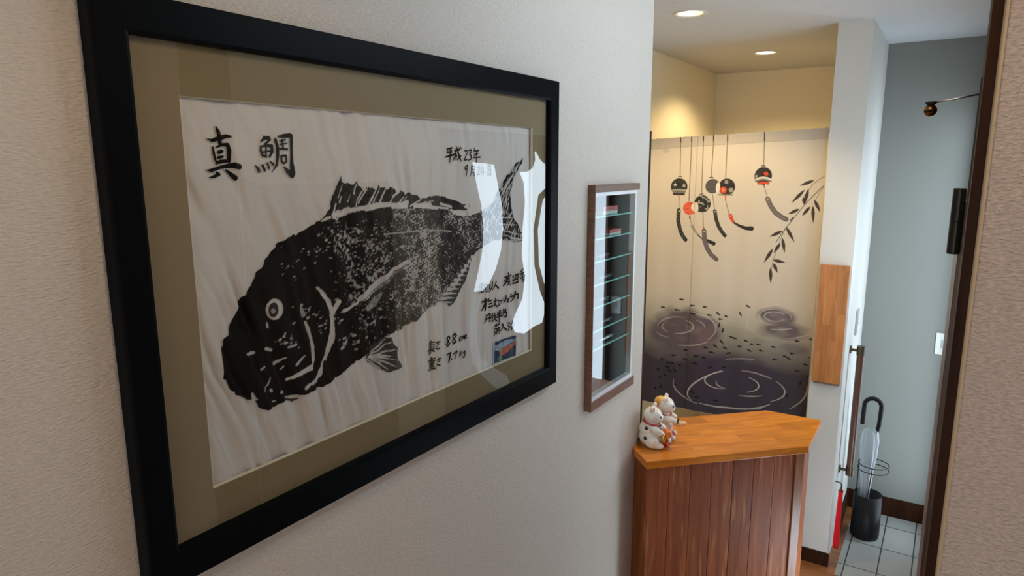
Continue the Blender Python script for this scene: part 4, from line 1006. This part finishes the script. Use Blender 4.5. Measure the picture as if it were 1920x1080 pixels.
# third, dark floral globe
globe(338, 530, 58, BLK, 73, 'floral'); c.ellipse(K(292, 552), 6, 9.5, WHT, .95); kl([(322, 468), (345, 466)], .8, BLK)
kl([(343, 590), (347, 680)], .6, STRG); kl([(346, 686), (349, 690)], 1.4, RED)
strip([(350, 708), (354, 770), (370, 820), (395, 862), (430, 893)], 15, 14, PUR, None); c.stroke([K(350, 712), K(352, 712)], 1.1, WHT)
# fourth and fifth, overlapping
globe(405, 415, 49, BLK, 74, 'weave'); globe(497, 420, 57, BLK, 75)
c.ellipse(K(440, 423), 4.3, 9.5, WHT, .95, .12)
c.ellipse(K(475, 440), 6.3, 6.3, RED); c.ellipse(K(475, 440), 3, 3, (.7, .3, .18), .7); c.ellipse(K(495, 388), 3.6, 3.6, (.3, .26, .2)); c.ellipse(K(525, 440), 4.4, 4.4, (.33, .29, .22))
kl([(445, 470), (535, 472)], 1.6, (.2, .17, .12), .8); kl([(385, 358), (408, 358)], .8, BLK)
kl([(405, 468), (418, 568)], .6, STRG)
strip([(420, 578), (428, 630), (445, 680), (465, 712), (485, 738)], 12, 12, BLK, (0.17, .14, .1)); c.stroke([K(421, 582), K(423, 582)], 1.0, WHT)
kl([(488, 476), (490, 508)], 1.0, RED); kl([(490, 508), (512, 598)], .6, STRG)
strip([(520, 608), (530, 632), (542, 652)], 13, 8, RED); strip([(545, 655), (580, 675), (620, 690), (658, 692)], 6, 15, BLK); c.stroke([K(520, 610), K(521, 610)], .9, WHT)
# sixth, the tall one on its own
globe(735, 348, 60, BLK, 76); kl([(690, 372), (712, 362), (735, 359), (760, 362), (783, 372)], 2.0, WHT, .85); kl([(686, 382), (712, 374), (735, 371), (760, 374), (785, 384)], 1.6, (.2, .17, .14)); kl([(706, 398), (735, 391), (768, 398)], 2.2, RED)
c.ellipse(K(754, 334), 4, 4, RED, .8); kl([(740, 330), (770, 340)], .9, RED, .8); c.ellipse(K(690, 350), 2.2, 2.6, (.4, .36, .3), .8); kl([(725, 282), (748, 282)], .9, BLK)
kl([(741, 404), (742, 420)], .9, BLK); kl([(742, 420), (762, 485)], .6, STRG)
strip([(764, 498), (785, 545), (815, 588), (850, 614), (884, 632)], 16, 16, PUR, None); c.stroke([K(764, 498), K(766, 498)], 1.1, WHT)
for P, a_, b_ in (([(764, 498), (785, 545), (815, 588), (850, 614), (884, 632)], 81, .3), ([(350, 708), (354, 770), (370, 820), (395, 862), (430, 893)], 82, .15)):
    for p, q in zip(P[:-1], P[1:]):
        for k in range(5):
            t = (k + .5) / 5; x, y = p[0] + (q[0] - p[0]) * t, p[1] + (q[1] - p[1]) * t
            for s2 in (-7, 3): c.stroke([K(x + s2, y + s2 * .2), K(x + s2 + 5, y + 3)], .5, (.3, .25, .2), b_ * 2)
# printed willow branch
for P, r in (([(1145, 345), (1100, 372), (1060, 402), (1025, 450), (990, 500)], .55), ([(1140, 405), (1080, 460), (1010, 532), (950, 605), (890, 680), (850, 735), (818, 782)], .8), ([(1130, 420), (1100, 465), (1075, 508)], .45), ([(878, 690), (850, 760), (822, 830), (800, 900), (788, 960)], .5), ([(930, 620), (912, 640)], 1.4)):
    kl(P, r, (0.06, 0.045, 0.03), .85)
for p, q in (((1065, 378), (975, 412)), ((1005, 440), (920, 525)), ((1030, 435), (1005, 535)), ((970, 565), (898, 598)), ((1070, 505), (1108, 585)), ((1060, 545), (1062, 655)), ((1040, 550), (990, 610)), ((860, 708), (778, 745)), ((885, 682), (938, 780)), ((860, 755), (875, 850)), ((845, 790), (805, 850)), ((798, 825), (740, 915)), ((800, 898), (878, 915)), ((803, 920), (828, 980)), ((783, 950), (785, 1050)), ((1000, 490), (1002, 535))):
    P = [(p[0] + (q[0] - p[0]) * t, p[1] + (q[1] - p[1]) * t) for t in (0, .2, .45, .7, 1)]
    kl(P, [.5, 2.5, 3.3, 2.2, .35], (0.030, 0.020, 0.014), .95)
c.ellipse(K(100, 178), 6, 6, (0.42, 0.36, 0.28), .6)
# the cloth hangs in faint vertical folds; centre slit line on the left third
topz = np.interp(U, [nl, nr], [rod_zl, rod_zr]); botz = np.interp(U, [nl, nr], [0.632, 0.640])
tt = (V - 0.615) / (2.075 - 0.615)
Z = botz + (topz + 0.006 - botz) * tt
# keep prints where they were traced: only trim outside the true outline
hang = np.clip((2.03 - V) / 1.2, 0, 1)
Y = NYC + 0.004 * np.sin(U * 21 + 1) * hang + 0.005 * hang * np.sin(U * 9.0) + 0.002 * np.sin(U * 55) * hang
slit_u = to_cloth((1301, 400))[0]
Y = Y + np.where(np.abs(U - slit_u) < .006, .003 * (1 - np.abs(U - slit_u) / .006), 0)
c.D[np.abs(U - slit_u) < .0025] *= 0.86
inside = (V <= topz + .008) & (V >= botz)
keep = inside[:-1, :-1] & inside[1:, 1:] & inside[1:, :-1] & inside[:-1, 1:]
vv_ = np.stack([U, Y, V], -1).reshape(-1, 3)
cl = empty('door_curtain', (0, NY, 0.63))
tag(cl, 'long cream noren curtain printed with hanging wind chimes, willow leaves and dark rippled water', 'door curtain')
vv_, tone, Q = compact(vv_ - np.array(cl.location), c.D.reshape(-1, 3), grid_quads(c.nu, c.nv, keep))
M['cloth'] = attr_mat('printed_curtain_cloth', 'tone', 0.95)
np_mesh('cloth', vv_, Q, 'tone', tone, M['cloth'], cl)

# a slim brown post standing behind the curtain in the alcove
px_ = on_y((1290, 775), 4.62)[0]
struct('trim_4', nb(px_ - .02, px_ + .02, 4.60, 4.65, 0, 1.9), M['dark_wood'])
# ================================================================== COUNTER
CT = 0.883
ct = empty('reception_counter', (0.092, 2.096, 0), PI / 4)
tag(ct, 'reception counter with honey wood top and brown plank front beyond the left wall', 'counter')
top = [(0.0, 0.0), (0.6385, 0.0), (0.851, 0.218), (0.696, 0.368), (0.2402, 0.368), (0.0, 0.1278)]
obj('counter_top', prism(bmesh.new(), top, CT - 0.028, CT, 'z', bev=0.003), M['counter_top'], ct)
bm = bmesh.new(); npl = 7; x0, x1 = 0.012, 0.600; pw = (x1 - x0) / npl; PZ = CT - .0285
for k in range(npl):
    box(bm, x0 + k * pw + .0009, x0 + (k + 1) * pw - .0009, 0.022, 0.034, 0.0, PZ, bev=0.002)
obj('front_panel', bm, M['panel'], ct)
obj('corner_post', nb(0.6005, 0.636, 0.016, 0.050, 0.0, PZ, bev=0.003), M['post'], ct)
bm = bmesh.new()
p0, p1 = (0.634, 0.052), (0.822, 0.238)
n_ = Vector((p1[1] - p0[1], -(p1[0] - p0[0]))).normalized() * .012
prism(bm, [p0, (p0[0] - n_.x, p0[1] - n_.y), (p1[0] - n_.x, p1[1] - n_.y), p1], 0, PZ, 'z')
obj('side_panel', bm, M['panel'], ct)
bm = bmesh.new(); box(bm, 0.012, 0.024, 0.0345, 0.0765, 0, PZ, bev=.0015); prism(bm, [(0.012, 0.0775), (0.024, 0.0775), (0.024, 0.150), (0.012, 0.138)], 0, PZ, 'z')
obj('end_panel', bm, M['panel'], ct)
obj('shelf', prism(bmesh.new(), [(0.028, 0.036), (0.60, 0.036), (0.76, 0.20), (0.66, 0.31), (0.22, 0.33), (0.028, 0.15)], 0.45, 0.468, 'z'), M['panel'], ct)

# ================================================================== LUCKY CAT FIGURINES
def blend_body(name, parts, mat, parent, vox=0.0022, smooth_it=6):
    bm = bmesh.new()
    for p in parts: ball(bm, *p) if len(p) <= 2 else ball(bm, p[0], p[1], 20, p[2])
    o = obj(name, bm, mat, parent, smooth=True)
    r = o.modifiers.new('remesh', 'REMESH'); r.mode = 'VOXEL'; r.voxel_size = vox; r.use_smooth_shade = True
    s_ = o.modifiers.new('smooth', 'SMOOTH'); s_.iterations = smooth_it; s_.factor = 0.5
    return o
def RotY(a): return Matrix.Rotation(a, 4, 'Y')
def RotZ(a): return Matrix.Rotation(a, 4, 'Z')
def RotX(a): return Matrix.Rotation(a, 4, 'X')
# local frame: +x is the way the cat faces, z up
cat = empty('lucky_cat_figurine', (0.052, 2.238, CT), math.radians(8))
tag(cat, 'white porcelain cat with black spots and red collar, nearest on the counter', 'figurine', 'figurines on the counter')
blend_body('body', [((-.004, 0, .040), (.047, .042, .040)), ((-.010, 0, .070), (.041, .038, .042)), ((-.004, 0, .094), (.032, .032, .022)),
                    ((.002, 0, .130), (.037, .037, .034)), ((.024, 0, .121), (.022, .026, .020)),
                    ((.030, -.026, .014), (.026, .015, .014)), ((.030, .026, .014), (.026, .015, .014)), ((.010, -.034, .028), (.030, .014, .026)), ((.010, .034, .028), (.030, .014, .026)),
                    ((.020, -.030, .080), (.028, .013, .013), RotY(.35)), ((.040, -.026, .069), (.014, .0125, .012)), ((.018, .030, .080), (.028, .013, .013), RotY(.2)), ((.040, .024, .074), (.014, .0125, .012)),
                    ((.004, -.024, .160), (.009, .011, .016), RotX(.25)), ((.004, .024, .160), (.009, .011, .016), RotX(-.25))], M['porcelain'], cat)
for s_ in (-1, 1):
    bm = bmesh.new(); ball(bm, (.0125, s_ * .0235, .160), (.0022, .0055, .0095), 14, RotX(-s_ * .25)); obj('inner_ear', bm, M['red_glaze'], cat, smooth=True)
    bm = bmesh.new(); ball(bm, (.0385, s_ * .0165, .131), (.0022, .0042, .0050), 14); e_ = obj('eye', bm, M['black_glaze'], cat, smooth=True)
bm = bmesh.new(); ball(bm, (.0455, 0, .124), (.0025, .0035, .0025), 12); obj('nose', bm, M['red_glaze'], cat, smooth=True)
bm = bmesh.new(); tube(bm, [(.0425, -.011, .1135), (.0455, -.005, .1115), (.0455, 0, .1145), (.0455, .005, .1115), (.0425, .011, .1135)], .0008, 6); obj('mouth', bm, M['black_glaze'], cat)
bm = bmesh.new(); torus(bm, (-.003, 0, .1015), .0335, .0036, 40, RotY(.22)); obj('collar', bm, M['red_glaze'], cat, smooth=True)
bm = bmesh.new(); ball(bm, (.031, 0, .090), (.007, .008, .007), 14); obj('bell', bm, M['black_glaze'], cat, smooth=True)
for (x, y, z, r) in ((-.0135, -.0366, .083, .0075), (-.016, -.0400, .043, .0075)):
    d = Vector((x + .008, y, 0)).normalized()
    bm = bmesh.new(); ball(bm, (x, y, z), (r, .0022, r), 16, RotZ(math.atan2(d.y, d.x) + PI / 2)); obj('black_spot', bm, M['black_glaze'], cat, smooth=True)
bm = bmesh.new(); tube(bm, [(-.045, .02, .012), (-.052, .0, .016), (-.05, -.015, .022)], [.008, .007, .004], 12); obj('tail', bm, M['black_glaze'], cat, smooth=True)
# gold coin and the bright fan-shaped treasure it clasps
bm = bmesh.new(); ball(bm, (.052, -.010, .046), (.010, .016, .024), 18, RotY(-.25)); obj('gold_coin', bm, M['gold'], cat, smooth=True)
for k in range(3):
    bm = bmesh.new(); tube(bm, [(.0615 - .003 * k, -.018 + .004 * k, .058 - .012 * k), (.0625 - .003 * k, -.002, .054 - .012 * k)], .0013, 8); obj('coin_mark', bm, M['black_glaze'], cat)
tr = []
bm = bmesh.new()
ball(bm, (.062, .012, .050), (.020, .022, .028), 18, RotY(-.35)); sack = obj('treasure_sack', bm, M['orange_glaze'], cat, smooth=True)
bm = bmesh.new(); ball(bm, (.064, -.004, .020), (.012, .012, .018), 16, RotY(.5)); obj('red_tassel', bm, M['red_glaze'], cat, smooth=True)
for (x, y, z, r, mt) in ((.0755, -.012, .040, .0105, 'porcelain'), (.080, -.008, .030, .006, 'blue_glaze'), (.082, .000, .055, .0075, 'cream_glaze'), (.084, .004, .070, .0075, 'pink_glaze'), (.073, -.014, .016, .0075, 'pink_glaze'), (.083, -.006, .046, .0055, 'blue_glaze'), (.070, -.016, .027, .006, 'orange_glaze'), (.088, .010, .060, .006, 'red_glaze')):
    bm = bmesh.new(); ball(bm, (x, y, z), (r * .6, r, r), 14); obj('flower', bm, M[mt], cat, smooth=True)
cat.scale = (.92, .92, .92)
# second figurine behind
cat2 = empty('lucky_cat_figurine', (0.060, 2.335, CT), math.radians(14))
tag(cat2, 'white and yellow porcelain cat behind the spotted one, at the end of the wall', 'figurine', 'figurines on the counter')
blend_body('body', [((-.004, 0, .042), (.046, .042, .042)), ((-.008, 0, .078), (.040, .037, .044)), ((-.004, 0, .102), (.032, .031, .022)), ((.004, 0, .142), (.038, .037, .034)), ((.026, 0, .132), (.021, .025, .019)),
                    ((.030, -.026, .014), (.026, .015, .014)), ((.030, .026, .014), (.026, .015, .014)), ((.026, -.029, .092), (.032, .013, .014), RotY(.25)), ((.052, -.022, .084), (.016, .013, .012)), ((.024, .030, .090), (.030, .013, .013), RotY(.25)),
                    ((.006, -.024, .170), (.009, .011, .014), RotX(.25)), ((.006, .024, .170), (.009, .011, .014), RotX(-.25))], M['porcelain'], cat2)
bm = bmesh.new(); ball(bm, (-.014, .002, .152), (.026, .033, .025), 22); obj('yellow_patch', bm, M['calico'], cat2, smooth=True)
for s_ in (-1, 1):
    bm = bmesh.new(); ball(bm, (.0145, s_ * .0235, .170), (.0022, .0055, .0085), 14, RotX(-s_ * .25)); obj('inner_ear', bm, M['red_glaze'], cat2, smooth=True)
    bm = bmesh.new(); ball(bm, (.0405, s_ * .0165, .143), (.0022, .0042, .0050), 14); obj('eye', bm, M['black_glaze'], cat2, smooth=True)
bm = bmesh.new(); torus(bm, (-.001, 0, .111), .0325, .0036, 40, RotY(.22)); obj('collar', bm, M['red_glaze'], cat2, smooth=True)
bm = bmesh.new(); ball(bm, (.070, -.012, .072), (.026, .018, .011), 20, RotY(-.25)); obj('peach_coin', bm, M['peach'], cat2, smooth=True)
bm = bmesh.new(); tube(bm, [(.058, -.030, .079), (.060, -.028, .092), (.064, -.026, .100)], [.005, .004, .003], 10); obj('bell', bm, M['black_glaze'], cat2, smooth=True)

cat2.scale = (.92, .92, .92)
# ================================================================== DOWNLIGHTS
for i, (lx, ly) in enumerate(LAMPS):
    t = empty('downlight', (lx, ly, CEIL)); tag(t, ('round recessed downlight over the counter, nearer of the two', 'round recessed downlight in the ceiling behind the printed curtain', 'round recessed downlight in the hall ceiling above the fish print')[i], 'ceiling light', 'recessed downlights')
    bm = bmesh.new(); lathe(bm, [(LR - .001, .004), (LR, -.001), (LR + .010, -.0045), (LR + .016, -.002), (LR + .016, -.0004)], seg=40, caps=False); obj('trim_ring', bm, M['lamp_ring'], t, smooth=True)
    bm = bmesh.new(); lathe(bm, [(LR - .001, .0), (LR - .008, .045), (LR - .024, .075), (.001, .085)], seg=40, caps=False); obj('reflector', bm, M['reflector'], t, smooth=True)
    bm = bmesh.new()
    if i != 1: ball(bm, (0, 0, .030), (.026, .026, .026), 20)
    else: lathe(bm, [(.044, .012), (.044, .006), (.03, .003), (.002, .002)], seg=32)
    obj('bulb', bm, M['bulb' if i != 1 else 'bulb_halo'], t, smooth=True)
    ld = bpy.data.lights.new('downlight_beam', 'SPOT'); ld.energy = (34, 33, 7)[i]; ld.color = (WARM, WARM, (1.0, 0.72, 0.42))[i]; ld.spot_size = math.radians((120, 142, 150)[i]); ld.spot_blend = 0.45; ld.shadow_soft_size = 0.035
    lo = bpy.data.objects.new('downlight_beam', ld); COL.objects.link(lo); lo.parent = t; lo.location = (0, 0, -.012)

# ================================================================== ON THE PARTITION
t = empty('folding_wood_board', (0.4885, 3.2945, 0.915)); tag(t, 'upright orange brown wood board hung on the white partition', 'wood board')
obj('board', nb(-.0605, .0605, -.022, -.004, .0, .548, bev=.002), M['flap'], t)
obj('hinge_strip', nb(-.052, .058, -.018, -.001, -.008, .0), M['cord'], t)
obj('mount', nb(-.050, .050, -.004, -.0005, .02, .53), M['dark_wood'], t)
t = empty('grab_rail', (0.555, 3.50, 0.40)); tag(t, 'vertical brown wooden grab rail with bronze brackets on the side of the partition', 'handrail')
bm = bmesh.new(); tube(bm, [(.047, 0, .015), (.047, 0, .638)], .0165, 20); obj('bar', bm, M['rail'], t, smooth=False)
for z in (.02, .632):
    bm = bmesh.new(); tube(bm, [(.0005, 0, z), (.006, 0, z)], .019, 20); tube(bm, [(.006, 0, z), (.047, 0, z)], .007, 14)
    tube(bm, [(.047, 0, z - .022), (.047, 0, z + .022)], .0185, 20); obj('bracket', bm, M['bracket'], t)
t = empty('shoe_horn', (0.583, 3.375, 0.055), math.radians(68)); tag(t, 'long red shoe horn hanging below the grab rail', 'shoe horn')
bm = bmesh.new()
prof = []
for k in range(14):
    z = k / 13; wd = .0125 if z > .97 else (.010 + .0075 * (1 - z)) ; prof.append((z * .31, wd if k else .008))
rows = []
for z, wd in prof:
    rows.append([(bm.verts.new((.0035 * math.cos(a) * 1.2, math.sin(a) * wd, z)), bm.verts.new((.0035 * math.cos(a) * 1.2 + .0022, math.sin(a) * wd * .97, z))) for a in np.linspace(-PI / 2, PI / 2, 9)])
for A, B in zip(rows, rows[1:]):
    for j in range(8):
        for s_ in (0, 1): bm.faces.new((A[j][s_], A[j + 1][s_], B[j + 1][s_], B[j][s_]))
    for j in (0, 8): bm.faces.new((A[j][0], A[j][1], B[j][1], B[j][0]))
for R_ in (rows[0], rows[-1]):
    for j in range(8): bm.faces.new((R_[j][0], R_[j + 1][0], R_[j + 1][1], R_[j][1]))
obj('blade', bm, M['red'], t, smooth=True)
bm = bmesh.new(); tube(bm, [(-.003, .0285, .345), (.002, .006, .345), (.003, 0, .338), (.003, 0, .330)], .003, 8); tube(bm, [(.003, 0, .335), (.0035, 0, .300)], .0035, 8); obj('hanging_hook', bm, M['bracket'], t)
t = empty('switch_plate', (0.555, 3.655, 1.075)); tag(t, 'tall grey switch plate above the grab rail on the partition side', 'switch')
obj('plate', nb(.0004, .009, -.035, .035, 0, .125, bev=.002), M['grey_plastic'], t)
for k in range(2): obj('button', nb(.009, .012, -.02, .02, .02 + .045 * k, .055 + .045 * k, bev=.001), M['white_plastic'], t)
t = empty('light_switch', (0.932, 4.0, 0.945)); tag(t, 'white light switch on the far grey wall beside the door jamb', 'switch')
obj('plate', nb(-.036, .036, -.008, -.0004, 0, .112, bev=.002), M['white_plastic'], t)
obj('rocker', nb(-.012, .012, -.012, -.008, .034, .078, bev=.002), M['grey_plastic'], t)

# ================================================================== UMBRELLA STAND AND UMBRELLA
ux, uy = 0.679, 3.70
t = empty('umbrella_stand', (ux, uy, 0)); tag(t, 'black umbrella stand with wire rings on the grey tiled floor', 'umbrella stand')
bm = bmesh.new(); lathe(bm, [(.058, .0), (.066, .004), (.068, .02), (.066, .235), (.063, .235), (.061, .02), (.002, .016)], seg=36); obj('bucket', bm, M['black'], t, smooth=True)
bm = bmesh.new(); torus(bm, (0.012, 0, .400), .070, .0026, 48); obj('ring', bm, M['black_metal'], t, smooth=True)
bm = bmesh.new(); torus(bm, (0.012, 0, .372), .072, .0026, 48); obj('ring', bm, M['black_metal'], t, smooth=True)
bm = bmesh.new(); tube(bm, [(-.055, .02, .2), (-.057, .02, .40)], .0028, 8); obj('upright', bm, M['black_metal'], t)
bm = bmesh.new(); tube(bm, [(.0, -.064, .2), (.012, -.070, .40)], .0028, 8); obj('upright', bm, M['black_metal'], t)
u = empty('umbrella', (ux - .022, uy, 0.018)); tag(u, 'clear vinyl umbrella with black crook handle standing in the black stand', 'umbrella')
bm = bmesh.new()
prof = [(.004, .02), (.012, .06), (.018, .2), (.027, .33), (.036, .43), (.040, .50), (.034, .545), (.012, .57)]
seg = 48; rings = []
for r, z in prof:
    ring = []
    for k in range(seg):
        a = 2 * PI * k / seg; rr = r * (1 + .16 * math.sin(8 * a + z * 9)); ring.append(bm.verts.new((.006 + rr * math.cos(a), rr * math.sin(a) * .8, z)))
    rings.append(ring)
for A, B in zip(rings, rings[1:]):
    for k in range(seg): bm.faces.new((A[k], A[(k + 1) % seg], B[(k + 1) % seg], B[k]))
obj('canopy', bm, M['clear_vinyl'], u, smooth=True)
bm = bmesh.new(); tube(bm, [(.0, 0, .01), (.038, -.01, .585)], .004, 10); obj('shaft', bm, M['steel'], u, smooth=True)
bm = bmesh.new(); tube(bm, [(.036, -.01, .565), (.040, -.01, .595)], .010, 14); obj('collar', bm, M['black'], u, smooth=True)
bm = bmesh.new()
cr = [(.040, -.01, .59), (.043, -.01, .64), (.044, -.01, .685)] + [(.044 - .038 + .038 * math.cos(a), -.01, .69 + .040 * math.sin(a)) for a in np.linspace(.15, PI - .1, 12)] + [(-.033, -.01, .66), (-.034, -.01, .60), (-.033, -.01, .588)]
tube(bm, cr, .0108, 14); obj('crook_handle', bm, M['black'], u, smooth=True)

# ================================================================== DOOR CHIME on the jamb
t = empty('door_bell', (0.916, 1.16, 1.87)); tag(t, 'small round brass bell hung on a thin rod from the brown door jamb', 'bell')
obj('mounting_plate', nb(.0002, .0028, -.004, .004, -.02, .150), M['hinge'], t)
bm = bmesh.new(); tube(bm, [(.001, 0, .128), (-.028, 0, .123), (-.062, 0, .1185)], .0014, 10); obj('rod', bm, M['steel'], t, smooth=True)
bm = bmesh.new(); lathe(bm, [(.0035, .1145), (.0075, .1185), (.0075, .1205), (.001, .1215)], c=(-.0555, 0, 0), seg=20); obj('cap', bm, M['black_metal'], t)
bm = bmesh.new(); ball(bm, (-.0555, 0, .1085), .0088, 24); 
obj('bell_ball', bm, M['brass'], t, smooth=True)
bm = bmesh.new(); tube(bm, [(-.0625, -.0052, .1065), (-.0565, -.0092, .1070), (-.050, -.0058, .1085)], [.0012, .0022, .0012], 8); obj('sound_slot', bm, M['black'], t)
